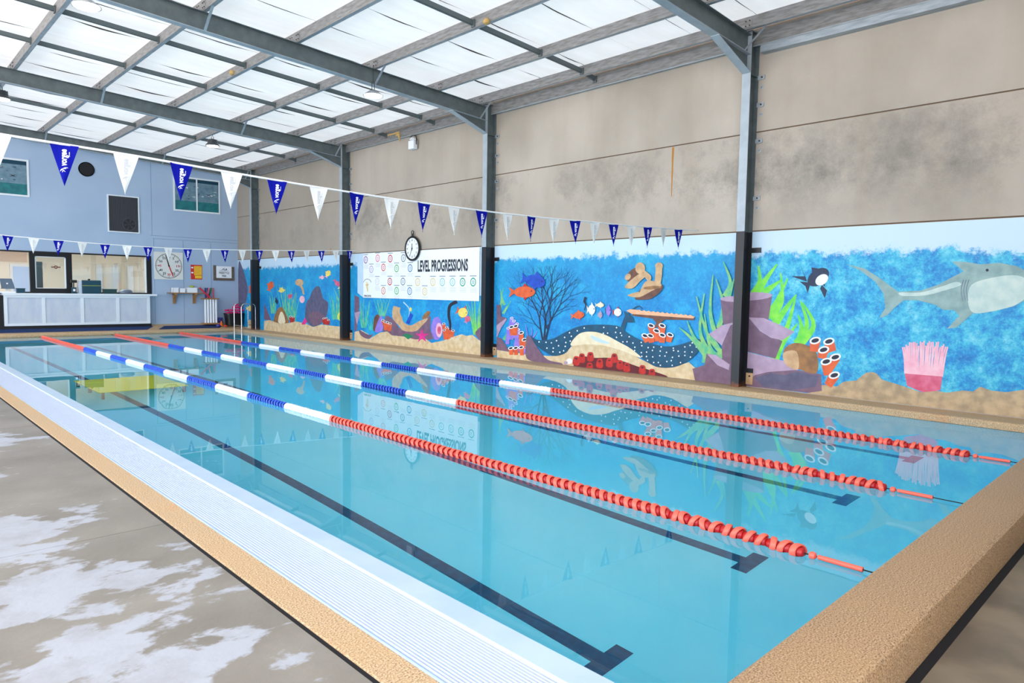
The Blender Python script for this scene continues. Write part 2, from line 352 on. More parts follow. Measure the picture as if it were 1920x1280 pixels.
# left side: lip, grate, coping strip, deck
b = MB(); b.hexa([(2.25, PY0-.2, -.35), (PX0, PY0-.2, -.35), (PX0, PY1, -.35), (2.25, PY1, -.35), (2.25, PY0-.2, -.088), (PX0, PY0-.2, ZW+.002), (PX0, PY1, ZW+.002), (2.25, PY1, -.088)], 'lip')
struct(b, 'trim_1')
gr = thing('gutter_grate', 'long white slatted overflow grate along the left edge of the pool', 'grate', (2.055, 14, -.1))
b = MB()
n = 19; pit = (2.245-1.865)/n
for k in range(n):
    x = 1.865+pit*(k+.5)-2.055; b.box(x-pit*.22, x+pit*.22, -13.4, 13.75, -.014, .004, 'slat_white')
b.build('slats', gr)
b = MB()
b.box(-.19, .19, -13.4, 13.75, -.05, -.03, 'slat_under')
for k in range(0, 543, 3):
    y = -13.4+k*.05*1
    if y < 13.7: b.box(-.188, .188, y, y+.008, -.03, -.0142, 'slat_under')
b.build('cross_bars', gr)
b = MB(); b.box(-.21, -.199, -13.4, 13.75, -.05, .004, 'lip'); b.box(.19, .197, -13.4, 13.75, -.05, .008, 'white_trim'); b.build('edge_rail', gr)
b = MB(); b.box(1.655, 1.845, -3, PY1+.0, -.35, -.1, 'aggregate'); struct(b, 'trim_2', bevel=.006)
b = MB(); b.box(1.622, 1.655, -3, PY1, -.3, -.109, 'black_gap'); struct(b, 'trim_3')
b = MB(); ys = [-9, 1.05, 5.35, 10.2, 15.5, 21.2, BY]
for a, c in zip(ys, ys[1:]): b.box(-9, 1.622, a+.004, c-.004, -.4, -.1, 'wet_concrete')
b.box(-9, 1.62, -9, BY, -.41, -.112, 'black_gap')
struct(b, 'floor')
# near kerb (raised coping) and the low floor outside it
b = MB(); pr = [(0, .985, -.6), (0, PY0, -.6), (0, PY0, -.035), (0, PY0-.012, -.012), (0, PY0-.035, 0), (0, 1.02, 0), (0, .995, -.012), (0, .985, -.035)]
b.prism([(1.42, y, z) for _, y, z in pr], (10.33, 0, 0), 'aggregate_dark'); struct(b, 'trim_4', smooth=True)
b = MB(); b.box(1.2, WX, .9, .984, -.45, -.24, 'black_gap'); b.box(1.64, WX, -9, .93, -.5, -.235, 'dark_floor'); struct(b, 'floor_near')
# right coping with rounded nose
b = MB(); pr = [(WX, -.5), (PX1+.03, -.5), (PX1+.03, ZW-.05), (PX1, ZW-.02), (PX1+.0, -.03), (PX1+.012, -.01), (PX1+.04, 0), (PX1+.42, .0), (PX1+.44, -.012), (WX, -.012)]
b.prism([(x, PY0, z) for x, z in pr], (0, BY-PY0, 0), 'aggregate'); struct(b, 'trim_5')
# far coping and ramped floor
b = MB(); b.prism([(1.2, PY1, -.5), (1.2, PY1, -.04), (1.2, PY1+.02, -.004), (1.2, PY1+.05, .006), (1.2, PY1+.22, .02), (1.2, PY1+.22, -.5)], (PX1+.05-1.2, 0, 0), 'aggregate'); struct(b, 'trim_6')
def far_z(y): return .02+(y-(PY1+.22))*(.17/(BY-PY1-.22))
b = MB(); b.prism([(-9, PY1+.22, -.5), (-9, PY1+.22, .02), (-9, BY, .19), (-9, BY, -.5)], (WX+9, 0, 0), 'aggregate'); struct(b, 'floor_far')

# right wall of precast panels
b = MB(); ZJ = [-.4, 2.80, 4.54, 6.35]
bounds = [-9, COLY[0], COLY[1], COLY[2], COLY[3]-.02, BY+.2]
for a, c in zip(bounds, bounds[1:]):
    for z0, z1 in zip(ZJ, ZJ[1:]): b.box(WX, WX+.15, a+.006, c-.006, z0+.011, z1-.011, 'precast_concrete')
b.box(WX+.02, WX+.16, -9, BY+.2, -.4, 6.6, 'joint')
struct(b, 'wall_right')
# rust streaks below the joints
b = MB()
for px, py, h, w in [(1262, 276, .95, .05), (1538, 427, .35, .03), (1910, 408, .55, .04), (620, 465, .2, .05), (1316, 440, .16, .025)]:
    y, z = on_wall(px, py); pts = []
    for k in range(9):
        t = k/8; pts.append((y+w*(1-.6*t)*(.8+.4*random.random())/2, z-h*t))
    for k in range(8, -1, -1):
        t = k/8; pts.append((y-w*(1-.6*t)*(.8+.4*random.random())/2, z-h*t))
    b.face([(WX-.0008, p[0], p[1]) for p in pts], 'rust')
b.build('rust_streaks', label='orange rust streaks running down the concrete wall below the panel joints', cat='stain', kind='stuff')

# back wall with openings
b = MB()
def wall_y(b, y0, y1, x0, x1, z0, z1, holes, m):
    xs = sorted({x0, x1}|{h[0] for h in holes}|{h[1] for h in holes}); zs = sorted({z0, z1}|{h[2] for h in holes}|{h[3] for h in holes})
    for xa, xb in zip(xs, xs[1:]):
        for za, zb in zip(zs, zs[1:]):
            cx, cz = (xa+xb)/2, (za+zb)/2
            if not any(h[0] < cx < h[1] and h[2] < cz < h[3] for h in holes): b.box(xa, xb, y0, y1, za, zb, m)
RW = (.2, 8.41, 1.35, 2.80)             # reception window
wall_y(b, BY, BY+.12, -9, WX, -.3, 6.9, [RW], 'blue_board')
struct(b, 'wall_back')
b = MB()                                 # board seams
def seam(x0, z0, x1, z1):
    b.box(min(x0, x1)-.006, max(x0, x1)+.006, BY-.004, BY, min(z0, z1)-.006, max(z0, z1)+.006, 'seam')
sv = lambda px, p0, p1: seam(on_back(px, p0)[0], on_back(px, p0)[1], on_back(px, p0)[0], on_back(px, p1)[1])
sv(282, 300, 441); sv(288, 447, 606); sv(343, 452, 606); sv(395, 456, 606)
x0, z0 = on_back(282, 441); seam(x0, z0, WX, z0); x0, z0 = on_back(287, 447); seam(x0, z0, WX, z0)
seam(-2, 4.3, 8.4, 4.3) if False else None
struct(b, 'trim_7')
# front wall behind the photographer and the left wall with its daylight opening
b = MB(); b.box(2.2, WX, -2.2, -2.05, -.5, 6.5, 'precast_concrete'); struct(b, 'wall_front')
b = MB(); b.box(-7.25, -7.1, 24.5, BY, -.4, 6.6, 'precast_concrete'); struct(b, 'wall_left')

# ================================================================== ROOF
RS = -.052
def rz(x, base): return base+RS*x
# foil: strips that sag between the purlins and lap over one another
b = MB(); PUR = [-5.85, -4.09, -2.33, -.57, 1.19, 2.95, 4.71, 6.47, 8.22, 9.95, 11.20]
for k in range(26):
    y0 = -3+k*1.26; y1 = y0+1.258; nx = 90; x0, x1 = -7, WX
    ny = 4; base = len(b.v); off = random.uniform(0, 9)
    for j in range(ny+1):
        y = y0+(y1-y0)*j/ny
        for i in range(nx+1):
            x = x0+(x1-x0)*i/nx
            pa = max([p for p in PUR if p <= x], default=-7.6); pc = min([p for p in PUR if p > x], default=WX)
            t = (x-pa)/(pc-pa); sag = math.sin(math.pi*t)
            edge = 1-j/ny
            z = rz(x, 6.97)-sag*(.012+.05*edge**2*max(0, mnoise.noise(Vector((x*.9+off, 0, k*3.3)))+.12))+.006*mnoise.noise(Vector((x*2, y*5, 0)))
            b.v.append((x, y, z))
    for j in range(ny):
        for i in range(nx):
            p = base+j*(nx+1)+i; b.f.append([p, p+1, p+nx+2, p+nx+1]); b.fm.append(b.mi('foil'))
    if k:                               # faces joining the strips, coloured dark as the shadow of each lap
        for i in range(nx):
            b.f.append([prev+i, prev+i+1, base+i+1, base+i]); b.fm.append(b.mi('fold_shade'))
    prev = base+ny*(nx+1)
o = struct(b, 'ceiling', smooth=True)


# purlins: C sections along the building
order = ['eleventh', 'tenth', 'ninth', 'eighth', 'seventh', 'sixth', 'fifth', 'fourth', 'third', 'second', 'first']
for k, x in enumerate(PUR):
    if x < 1: continue
    z0 = rz(x, 6.745); h = .20
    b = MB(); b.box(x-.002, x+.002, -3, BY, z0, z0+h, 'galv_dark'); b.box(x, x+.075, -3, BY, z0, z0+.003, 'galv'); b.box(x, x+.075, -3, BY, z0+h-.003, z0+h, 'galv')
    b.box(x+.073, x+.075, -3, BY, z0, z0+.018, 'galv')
    t = thing('roof_purlin', f'galvanised steel roof purlin running the hall length, {order[k]} out from the mural wall', 'beam', (x, 0, z0), group='galvanised roof purlins')
    for v in range(len(b.v)): b.v[v] = (b.v[v][0]-x, b.v[v][1], b.v[v][2]-z0)
    b.build('c_section', t)
    for yc in COLY:
        b = MB(); b.box(-.008, -.002, yc-.2, yc+.21, .02, .16, 'galv_dark')
        for dy in (-.16, -.09, .1, .17):
            for dz in (.05, .13): b.lathe([(.011, -.002), (.011, .012)], (-.008, yc+dy, dz), (-1, 0, 0), 'bolt', 8)
        b.build('bolted_cleat', t)
# eave beam along the wall
b = MB(); x = WX-.12; b.box(x-.002, x+.002, -3, BY, 6.02, 6.25, 'galv_dark'); b.box(x, WX, -3, BY, 6.02, 6.026, 'galv'); b.box(x, x+.075, -3, BY, 6.245, 6.25, 'galv'); b.box(x, x+.006, -3, BY, 6.0, 6.02, 'galv')
b.build('eave_beam', label='galvanised eave beam running along the top of the mural wall', cat='beam')
b = MB(); b.box(WX-.16, WX-.155, -3, 5.9, 5.86, 5.98, 'galv'); b.box(WX-.155, WX, -3, 5.9, 5.86, 5.864, 'galv'); b.box(WX-.155, WX, -3, 5.9, 5.98, 5.984, 'galv')
b.build('wall_angle', label='short bright steel angle below the eave beam, right of the nearest column', cat='beam')
# bridging channels between the purlins
for y, lab in [(9.6, 'nearest, over the middle of the pool'), (15.2, 'between the second and third rafters, nearer row'), (17.5, 'between the second and third rafters, farther row'), (23.2, 'over the far end of the pool')]:
    t = thing('roof_bridging', f'row of dark bridging channels across the purlins, {lab}', 'beam', (0, y, 6.5), group='roof bridging rows')
    ps = [p for p in PUR if p > 1]+[WX-.12]
    for xa, xb in zip(ps, ps[1:]):
        xa += .0; za, zb = rz(xa, 6.79)-6.5, rz(xb, 6.79)-6.5
        if xb > 11.3: zb = 6.14-6.5
        b = MB()
        def bar(y0, y1, z0, z1):
            b.hexa([(xa, y0, za+z0), (xb, y0, zb+z0), (xb, y1, zb+z0), (xa, y1, za+z0), (xa, y0, za+z1), (xb, y0, zb+z1), (xb, y1, zb+z1), (xa, y1, za+z1)], 'channel')
        bar(0, .003, 0, .09); bar(0, .05, .087, .09); bar(0, .05, 0, .003)
        b.box(xb-.03, xb-.004, -.03, .06, zb-.03, zb+.10, 'channel')
        b.build('channel', t)

# rafters and columns
pos = ['nearest', 'second', 'third', 'farthest']
for k, yc in enumerate(COLY):
    xe = WX-.3
    t = thing('steel_rafter', f'{pos[k]} grey steel roof rafter spanning from the mural wall out over the pool', 'beam', (0, yc, 6.4), group='steel roof rafters')
    b = MB()
    def slab(xa, xb, y0, y1, z0a, z1a, z0b, z1b, m):
        b.hexa([(xa, y0, z0a), (xb, y0, z0b), (xb, y1, z0b), (xa, y1, z0a), (xa, y0, z1a), (xb, y0, z1b), (xb, y1, z1b), (xa, y1, z1a)], m)
    L = lambda x, v: rz(x, v)-6.4
    xa, zb, zt = -6.9, 6.42, 6.735
    slab(xa, xe, -.004, .004, L(xa, zb), L(xa, zt), L(xe, zb), L(xe, zt), 'steel')
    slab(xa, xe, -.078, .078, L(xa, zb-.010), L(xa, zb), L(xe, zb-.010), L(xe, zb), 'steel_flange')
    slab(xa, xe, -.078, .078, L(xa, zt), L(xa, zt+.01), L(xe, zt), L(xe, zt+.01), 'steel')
    b.build('i_beam', t)
    b = MB(); xh = 10.35
    b.prism([(xh, -.004, L(xh, zb-.01)), (xe, -.004, L(xe, zb-.01)), (xe, -.004, 5.52-6.4)], (0, .008, 0), 'steel')
    b.hexa([(xh, -.078, L(xh, zb-.02)), (xe, -.078, 5.51-6.4), (xe, .078, 5.51-6.4), (xh, .078, L(xh, zb-.02)), (xh, -.078, L(xh, zb-.01)), (xe, -.078, 5.52-6.4), (xe, .078, 5.52-6.4), (xh, .078, L(xh, zb-.01))], 'steel_flange')
    b.build('haunch', t)
    for px in (1.19, 4.71, 8.22, 11.2):
        b = MB(); x = px+.03; b.hexa([(x-.025, -.45, L(x, 6.745)), (x+.025, -.45, L(x, 6.745)), (x+.025, -.446, L(x, 6.745)), (x-.025, -.446, L(x, 6.745)),
                                      (x-.025, -.07, L(x, 6.42)), (x+.025, -.07, L(x, 6.42)), (x+.025, -.066, L(x, 6.42)), (x-.025, -.066, L(x, 6.42))], 'galv')
        b.build('fly_brace', t)
    t = thing('steel_column', f'{pos[k]} steel wall column, grey above and painted black beside the mural', 'column', (WX-.15, yc, -.01), group='steel wall columns')
    zsplit = 2.79 if k == 0 else 2.76
    for nm, z0, z1, mf, mw in (('painted_base', 0, zsplit, 'black_paint', 'black_paint'), ('upper_shaft', zsplit, 6.22, 'steel_flange', 'steel')):
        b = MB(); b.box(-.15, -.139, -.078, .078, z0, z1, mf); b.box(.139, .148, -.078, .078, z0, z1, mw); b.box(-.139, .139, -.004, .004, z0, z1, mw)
        b.build(nm, t)
    b = MB(); b.box(-.139, .139, -.07, -.004, 5.5, 5.51, 'steel'); b.box(-.139, .139, .004, .07, 5.5, 5.51, 'steel'); b.build('stiffener', t)
    b = MB(); b.box(-.158, .148, -.085, .085, 6.22, 6.235, 'steel'); b.build('cap_plate', t)
    for z in (5.45, 4.98, 4.35, 3.35):
        if z < 4 and k: z = 3.4
        b = MB(); b.box(.128, .139, -.20, -.07, z, z+.075, 'galv'); b.lathe([(.014, 0), (.014, .02)], (.128, -.15, z+.037), (-1, 0, 0), 'bolt', 8); b.build('wall_cleat', t)
        b = MB(); b.lathe([(.032, 0), (.032, .008), (.014, .01), (.012, .03)], (.150, -.145, z-.13), (-1, 0, 0), 'galv', 12); b.build('anchor_bolt', t)
    b = MB(); b.box(.128, .139, -.26, -.07, 2.42, 2.51, 'black_paint'); b.build('wall_cleat', t)
    if k < 3:
        b = MB(); b.box(.12, .139, -.20, -.07, .26, .34, 'near_black'); b.box(.13, .149, -.20, -.07, .05, .26, 'p_tan'); b.lathe([(.016, 0), (.016, .015)], (.13, -.14, .2), (-1, 0, 0), 'near_black', 8); b.build('base_bracket', t)

# ================================================================== MURAL
ZS = {8: (1300, 380, 3.048), 7: (900, 420, 3.692), 6: (560, 400, 4.5725), 5: (280, 400, 5.334), 9: (340, 400, 1)}
class Mural:
    def __init__(s, z, name, label, y0, y1, bgm):
        s.b = MB(); s.o, s.p, s.s = ZS[z]; s.lay = 0; s.y0, s.y1 = y0, y1; s.name, s.label = name, label
        s.b.face([(WX-.002, y0, .0), (WX-.002, y1, .0), (WX-.002, y1, 2.785), (WX-.002, y0, 2.785)], bgm)
    def w(s, x, y):
        a, c = on_wall(s.o+x/s.s, s.p+y/s.s); return (min(max(a, s.y0), s.y1), min(max(c, .001), 2.785))
    def yz(s, pts, m):
        s.lay += 1; X = WX-.0022-.00006*s.lay
        s.b.face([(X, p[0], p[1]) for p in pts], m)
    def poly(s, pts, m, smooth=False):
        if smooth: pts = spline(pts)
        s.yz([s.w(*p) for p in pts], m)
    def ell(s, cx, cy, rx, ry, m, rot=0, n=20):
        r = math.radians(rot)
        s.poly([(cx+rx*math.cos(a)*math.cos(r)-ry*math.sin(a)*math.sin(r), cy+rx*math.cos(a)*math.sin(r)+ry*math.sin(a)*math.cos(r)) for a in [2*math.pi*k/n for k in range(n)]], m)
    def stroke(s, path, w0, w1, m, tip=True):
        P = spline(path, closed=False) if len(path) > 2 else path
        Lf, Rt = [], []; n = len(P)
        for i, p in enumerate(P):
            a = P[max(i-1, 0)]; c = P[min(i+1, n-1)]; dx, dy = c[0]-a[0], c[1]-a[1]; l = math.hypot(dx, dy) or 1
            t = i/(n-1); ww = (w0+(w1-w0)*t)/2
            Lf.append((p[0]-dy/l*ww, p[1]+dx/l*ww)); Rt.append((p[0]+dy/l*ww, p[1]-dx/l*ww))
        s.lay += 1; X = WX-.0022-.00006*s.lay
        A = [s.w(*q) for q in Lf]; B = [s.w(*q) for q in Rt]
        for i in range(n-1):
            s.b.face([(X, *A[i]), (X, *A[i+1]), (X, *B[i+1]), (X, *B[i])], m)
    def blade(s, path, w, m): s.stroke(path, w, w*.15, m)
    def tubec(s, x, y, bx, by, w, m='p_orange', rx=None, rot=-15):
        s.stroke([(bx, by), (x, y)], w*.85, w*1.15, m); rx = rx or w*.72
        s.ell(x, y, rx, rx*.62, 'p_white', rot); s.ell(x, y, rx*.68, rx*.36, 'p_ink', rot)
    def fish(s, x, y, L, H, m, tailm=None, rot=0, finm=None):
        c, sn = math.cos(math.radians(rot)), math.sin(math.radians(rot))
        T = lambda u, v: (x+u*c-v*sn, y+u*sn+v*c)
        s.poly([T(-L*.35, 0), T(-L*.68, -H*.42), T(-L*.6, 0), T(-L*.68, H*.42)], tailm or m)
        s.poly([T(-L*.1, -H*.4), T(L*.0, -H*.72), T(L*.2, -H*.4)], finm or m); s.poly([T(-L*.05, H*.4), T(L*.0, H*.68), T(L*.15, H*.38)], finm or m)
        s.ell(x, y, L*.46, H*.46, m, rot); e = T(L*.3, -H*.08); s.ell(e[0], e[1], H*.05, H*.05, 'p_ink')
    def done(s): return s.b.build(s.name, label=s.label, cat='mural', group='painted underwater wall mural')
def spline(P, closed=True, n=5):
    out = []; N = len(P)
    for i in range(N if closed else N-1):
        g_ = (lambda k: P[k % N]) if closed else (lambda k: P[min(max(k, 0), N-1)])
        p0, p1, p2, p3 = g_(i-1), g_(i), g_(i+1), g_(i+2)
        for k in range(n):
            t = k/n; out.append(tuple(.5*((2*p1[j])+(-p0[j]+p2[j])*t+(2*p0[j]-5*p1[j]+4*p2[j]-p3[j])*t*t+(-p0[j]+3*p1[j]-3*p2[j]+p3[j])*t**3) for j in (0, 1)))
    if not closed: out.append(P[-1])
    return out
# ---- right-hand bay: grey shark, pink anemone, mauve rocks
M = Mural(8, 'wall_mural', 'painted mural bay right of the nearest column, grey shark and pink anemone over sand', -3, COLY[0]-.01, 'mural_mottled')
for p in ([(345, 520), (380, 450), (372, 360)], [(365, 515), (420, 430), (480, 350)], [(400, 515), (450, 480), (505, 440)], [(440, 665), (505, 560), (500, 400)], [(430, 640), (480, 560), (540, 430)],
          [(470, 690), (540, 590), (590, 525)], [(468, 895), (540, 700), (585, 540)], [(470, 880), (520, 790), (595, 690)], [(590, 805), (650, 700), (612, 560)], [(610, 810), (688, 700), (625, 570)], [(600, 805), (620, 720), (600, 640)]):
    M.blade(p, 46, 'p_green')
M.poly([(200, 690), (316, 655), (380, 730), (510, 790), (470, 890), (310, 850), (250, 1045), (190, 1040), (160, 810)], 'p_mauve')
M.poly([(165, 545), (452, 525), (428, 680), (180, 695)], 'p_mauve'); M.ell(308, 536, 146, 24, 'p_lilac', -3)
M.poly([(95, 755), (190, 695), (242, 688), (240, 705), (172, 812), (120, 790)], 'p_lilac'); M.poly([(316, 655), (402, 658), (490, 695), (580, 738), (512, 785), (445, 772), (380, 732)], 'p_lilac')
M.poly([(300, 850), (420, 880), (540, 908), (600, 955), (420, 972), (350, 1000), (290, 1045), (250, 1045)], 'p_lilac')
M.poly([(655, 1085), (740, 1040), (770, 1042), (820, 1050), (860, 1022), (930, 1015), (985, 972), (1022, 966), (1048, 975), (1078, 1010), (1150, 1032), (1200, 1047), (1300, 1082), (1380, 1072), (1450, 1085), (1540, 1072), (1600, 1078), (1640, 1050), (1700, 1072), (1790, 1082), (1890, 1068), (2100, 1090), (2400, 1080), (4200, 1200), (4200, 1900), (1890, 1400), (655, 1200)], 'p_sand_dark')
M.poly([(300, 1045), (350, 985), (430, 966), (590, 955), (730, 980), (735, 1075), (660, 1085), (500, 1110), (300, 1090)], 'p_mauve')
M.poly([(350, 1000), (440, 972), (520, 985), (590, 965), (720, 990), (700, 1050), (560, 1070), (400, 1050)], 'p_grey')
M.poly([(515, 850), (560, 806), (625, 806), (702, 850), (705, 972), (600, 950), (540, 930)], 'p_brown', True); M.poly([(515, 858), (590, 850), (600, 950), (530, 925)], 'p_tan', True)
for x, y, bx, by in ((697, 787, 690, 850), (775, 792, 795, 850), (745, 840, 735, 890), (812, 882, 770, 960), (760, 907, 770, 985), (806, 985, 770, 1045)): M.tubec(x, y, bx, by, 54, rx=33)
M.poly([(1205, 958), (1300, 975), (1425, 985), (1412, 1070), (1380, 1076), (1310, 1082), (1222, 1045)], 'p_rose')
for k in range(26):
    x = 1196+k*10.3; xb = 1212+k*8.4; M.stroke([(xb, 975+k*.7), ((x+xb)/2+random.uniform(-4, 4), 890), (x, 790+random.uniform(-6, 26)+abs(k-13)*1.2)], 12, 8, 'p_pink')
for x0_ in (30, 90, 150): M.blade([(x0_+60, 800), (x0_+10, 660), (x0_-10, 520+x0_*.3)], 26, 'p_seagreen')
# plain grey shark, side view
M.poly([(880, 352), (980, 375), (1065, 430), (1172, 508), (1300, 502), (1400, 468), (1480, 425), (1545, 392), (1480, 335), (1560, 338), (1640, 352), (1750, 343), (1850, 362), (1920, 400), (1975, 460), (1960, 510), (1890, 560), (1830, 592), (1720, 618), (1600, 630), (1505, 712), (1450, 720), (1520, 645), (1490, 612), (1430, 612), (1380, 582), (1280, 556), (1205, 556), (1150, 600), (1110, 642), (1062, 660), (1098, 600), (1088, 520), (1042, 452), (960, 390)], 'p_shark')
M.poly([(1180, 512), (1300, 512), (1420, 478), (1500, 452), (1530, 470), (1440, 500), (1330, 528), (1200, 532)], 'p_sharkpale', True)
M.poly([(1590, 470), (1700, 430), (1850, 415), (1955, 470), (1950, 510), (1880, 560), (1820, 592), (1700, 622), (1600, 628), (1570, 560)], 'p_sharkpale', True)
for x in (1545, 1560, 1575): M.stroke([(x, 440), (x-14, 500), (x-4, 560)], 4, 2, 'p_grey')
M.ell(1680, 385, 9, 8, 'p_ink')
# plain small dark fish
M.poly([(600, 330), (640, 420), (560, 420), (650, 450)], 'p_darkblue'); M.fish(715, 425, 150, 95, 'p_darkblue', rot=-35); M.ell(735, 440, 40, 28, 'p_white', -35); M.poly([(735, 470), (765, 500), (752, 545), (725, 490)], 'p_darkblue')
M.done()

# ---- third bay: spotted ray, turtles, sea fan
M = Mural(7, 'wall_mural', 'painted mural bay with spotted ray, turtles and dark sea fan, left of the nearest column', COLY[0]+.01, COLY[1]-.01, 'mural_water')
for p in ([(135, 600), (150, 520), (140, 450)], [(160, 620), (190, 570), (215, 530)], [(165, 800), (200, 730), (210, 650)], [(170, 560), (150, 500), (165, 440)]): M.blade(p, 20, 'p_seagreen')
def fan(x, y, a, l, w, d):
    x2, y2 = x+math.cos(a)*l, y+math.sin(a)*l; xm, ym = (x+x2)/2+random.uniform(-6, 6), (y+y2)/2
    M.stroke([(x, y), (xm, ym), (x2, y2)], w, w*.7, 'p_darkblue')
    if d:
        for s_ in (-1, 1):
            fan(x2, y2, a+s_*random.uniform(.18, .42), l*random.uniform(.62, .85), w*.62, d-1)
        if d > 2: fan(xm, ym, a+random.choice((-1, 1))*.55, l*.6, w*.45, d-2)
fan(435, 805, -1.72, 150, 14, 5); fan(445, 805, -1.50, 160, 14, 5); fan(455, 805, -1.32, 150, 13, 5)
M.poly([(120, 560), (145, 558), (150, 640), (190, 650), (160, 690), (120, 720)], 'p_mauve'); M.poly([(120, 700), (185, 650), (190, 660), (150, 720), (120, 790)], 'p_lilac')
M.poly([(120, 860), (200, 880), (330, 900), (480, 912), (520, 912), (600, 890), (650, 830), (850, 825), (1000, 845), (1100, 925), (1220, 985), (1340, 990), (1450, 955), (1500, 1000), (1490, 1200), (120, 1100)], 'p_sand')
M.poly([(120, 780), (150, 790), (215, 885), (120, 870)], 'p_mauve')
for p in ([(430, 640, )], ): pass
for a in ([(200, 790), (225, 650)], [(222, 800), (240, 670)], [(245, 790), (262, 690)], [(250, 850), (270, 730)], [(195, 830), (200, 720)], [(262, 880), (285, 800)], [(300, 900), (320, 855)]):
    M.stroke([a[0], a[1]], 26, 22, 'p_violet'); M.ell(a[1][0], a[1][1], 12, 9, 'p_white'); M.ell(a[1][0], a[1][1], 8, 6, 'p_violet')
for x, y, bx, by in ((222, 712, 228, 770), (252, 705, 250, 770), (290, 752, 292, 850), (312, 800, 300, 860), (218, 858, 222, 905), (252, 856, 255, 905), (290, 852, 296, 908)): M.tubec(x, y, bx, by, 30, rx=19)
for p in ([(340, 800), (330, 740), (318, 690)], [(350, 800), (365, 750), (360, 710)], [(360, 800), (390, 760), (398, 735)]): M.blade(p, 9, 'p_violet')
M.poly([(325, 790), (350, 775), (400, 850), (470, 935), (570, 962), (560, 985), (420, 960), (345, 940), (320, 900)], 'p_mauve', True)
# ray (plain, seen from the front)
M.stroke([(985, 740), (1005, 680), (1020, 630)], 34, 22, 'p_navy'); M.stroke([(1020, 640), (1050, 600), (1100, 568), (1125, 585)], 16, 5, 'p_navy'); M.poly([(1000, 600), (1060, 640), (1075, 680), (1020, 680)], 'p_navy')
M.poly([(350, 768), (400, 800), (500, 795), (600, 745), (700, 705), (820, 695), (960, 705), (1020, 750), (1100, 795), (1200, 830), (1300, 846), (1400, 830), (1500, 798), (1546, 812), (1500, 900), (1420, 962), (1330, 992), (1220, 985), (1130, 930), (1050, 870), (980, 830), (860, 790), (760, 745), (700, 760), (640, 830), (600, 890), (520, 912), (450, 880), (400, 842)], 'p_navy', True)
M.poly([(632, 838), (690, 760), (780, 744), (870, 765), (960, 812), (1050, 862), (1120, 925), (1000, 880), (860, 840), (740, 832)], 'p_cream', True)
M.poly([(770, 770), (830, 790), (905, 825), (850, 822), (790, 800)], 'p_sky', True)
RAY = [(350, 768), (400, 800), (500, 795), (600, 745), (700, 705), (820, 695), (960, 705), (1020, 750), (1100, 795), (1200, 830), (1300, 846), (1400, 830), (1500, 798), (1546, 812), (1500, 900), (1420, 962), (1330, 992), (1220, 985), (1130, 930), (1050, 870), (980, 830), (860, 765), (780, 738), (690, 752), (640, 830), (600, 890), (520, 912), (450, 880), (400, 842)]
def inside(x, y, P):
    c = False
    for (xa, ya), (xb, yb) in zip(P, P[1:]+P[:1]):
        if (ya > y) != (yb > y) and x < (xb-xa)*(y-ya)/(yb-ya)+xa: c = not c
    return c
for gx in range(370, 1540, 44):
    for gy in range(712, 985, 34):
        x, y = gx+random.uniform(-12, 12)+(gy % 2)*20, gy+random.uniform(-10, 10)
        if all(inside(x+dx, y+dy, RAY) for dx, dy in ((10, 0), (-10, 0), (0, 9), (0, -9))): M.ell(x, y, 5, 5.5, 'p_white', n=8)
# table coral
M.poly([(1190, 642), (1290, 655), (1250, 690), (1245, 716), (1215, 712), (1225, 680)], 'p_shell'); M.poly([(1060, 618), (1490, 645), (1488, 664), (1250, 660), (1060, 634)], 'p_shell')
M.poly([(1018, 600), (1045, 588), (1100, 594)]+[(1110+k*16, 592+k*1.6+(k % 2)*8) for k in range(24)]+[(1494, 640), (1480, 652), (1060, 622)], 'p_peach')
for x, y, bx, by in ((1190, 702, 1210, 780), (1267, 702, 1260, 790), (1228, 738, 1235, 810), (1148, 772, 1165, 815), (1186, 772, 1195, 820), (1268, 768, 1265, 820), (1322, 766, 1310, 815)): M.tubec(x, y, bx, by, 44, rx=25, rot=20)
# red coral bed
M.poly([(585, 965), (650, 985), (655, 940), (720, 915), (800, 925), (900, 925), (1000, 950), (1100, 985), (1200, 1015), (1305, 1055), (1200, 1055), (1000, 1030), (800, 1000), (640, 985)], 'p_maroon', True)
for x, y in ((672, 930), (712, 912), (770, 902), (835, 948), (902, 942), (936, 912), (975, 958), (1022, 975), (1130, 992), (1196, 1018), (766, 975)):
    M.poly([(x-19, y-4), (x-10, y-16), (x+10, y-16), (x+19, y-4), (x+23, y+34), (x+8, y+48), (x-14, y+46), (x-25, y+30)], 'p_red', True); M.ell(x, y, 10, 7, 'p_maroon')
M.ell(625, 948, 22, 20, 'p_white'); M.ell(600, 958, 14, 10, 'p_lilac')
# turtles (plain)
M.poly([(1130, 440), (1200, 425), (1268, 420), (1258, 465), (1190, 515), (1110, 524), (1080, 512)], 'p_shell', True); M.poly([(1110, 500), (1150, 400), (1230, 400), (1262, 425), (1200, 460)], 'p_tan', True)
M.poly([(1030, 490), (1100, 470), (1160, 478), (1110, 505), (1050, 502)], 'p_tan', True); M.stroke([(1232, 420), (1242, 360), (1245, 290)], 44, 46, 'p_tan'); M.ell(1246, 290, 27, 24, 'p_tan')
M.ell(1080, 350, 70, 42, 'p_shell', -35); M.poly([(1010, 430), (1060, 380), (1120, 340), (1165, 350), (1120, 390), (1070, 440), (1030, 446)], 'p_tan', True); M.ell(1115, 305, 34, 40, 'p_tan'); M.poly([(1140, 320), (1190, 360), (1180, 400), (1150, 370)], 'p_tan', True); M.ell(1030, 365, 18, 24, 'p_tan', 40)
M.ell(1200, 440, 62, 12, 'p_brown', -4)
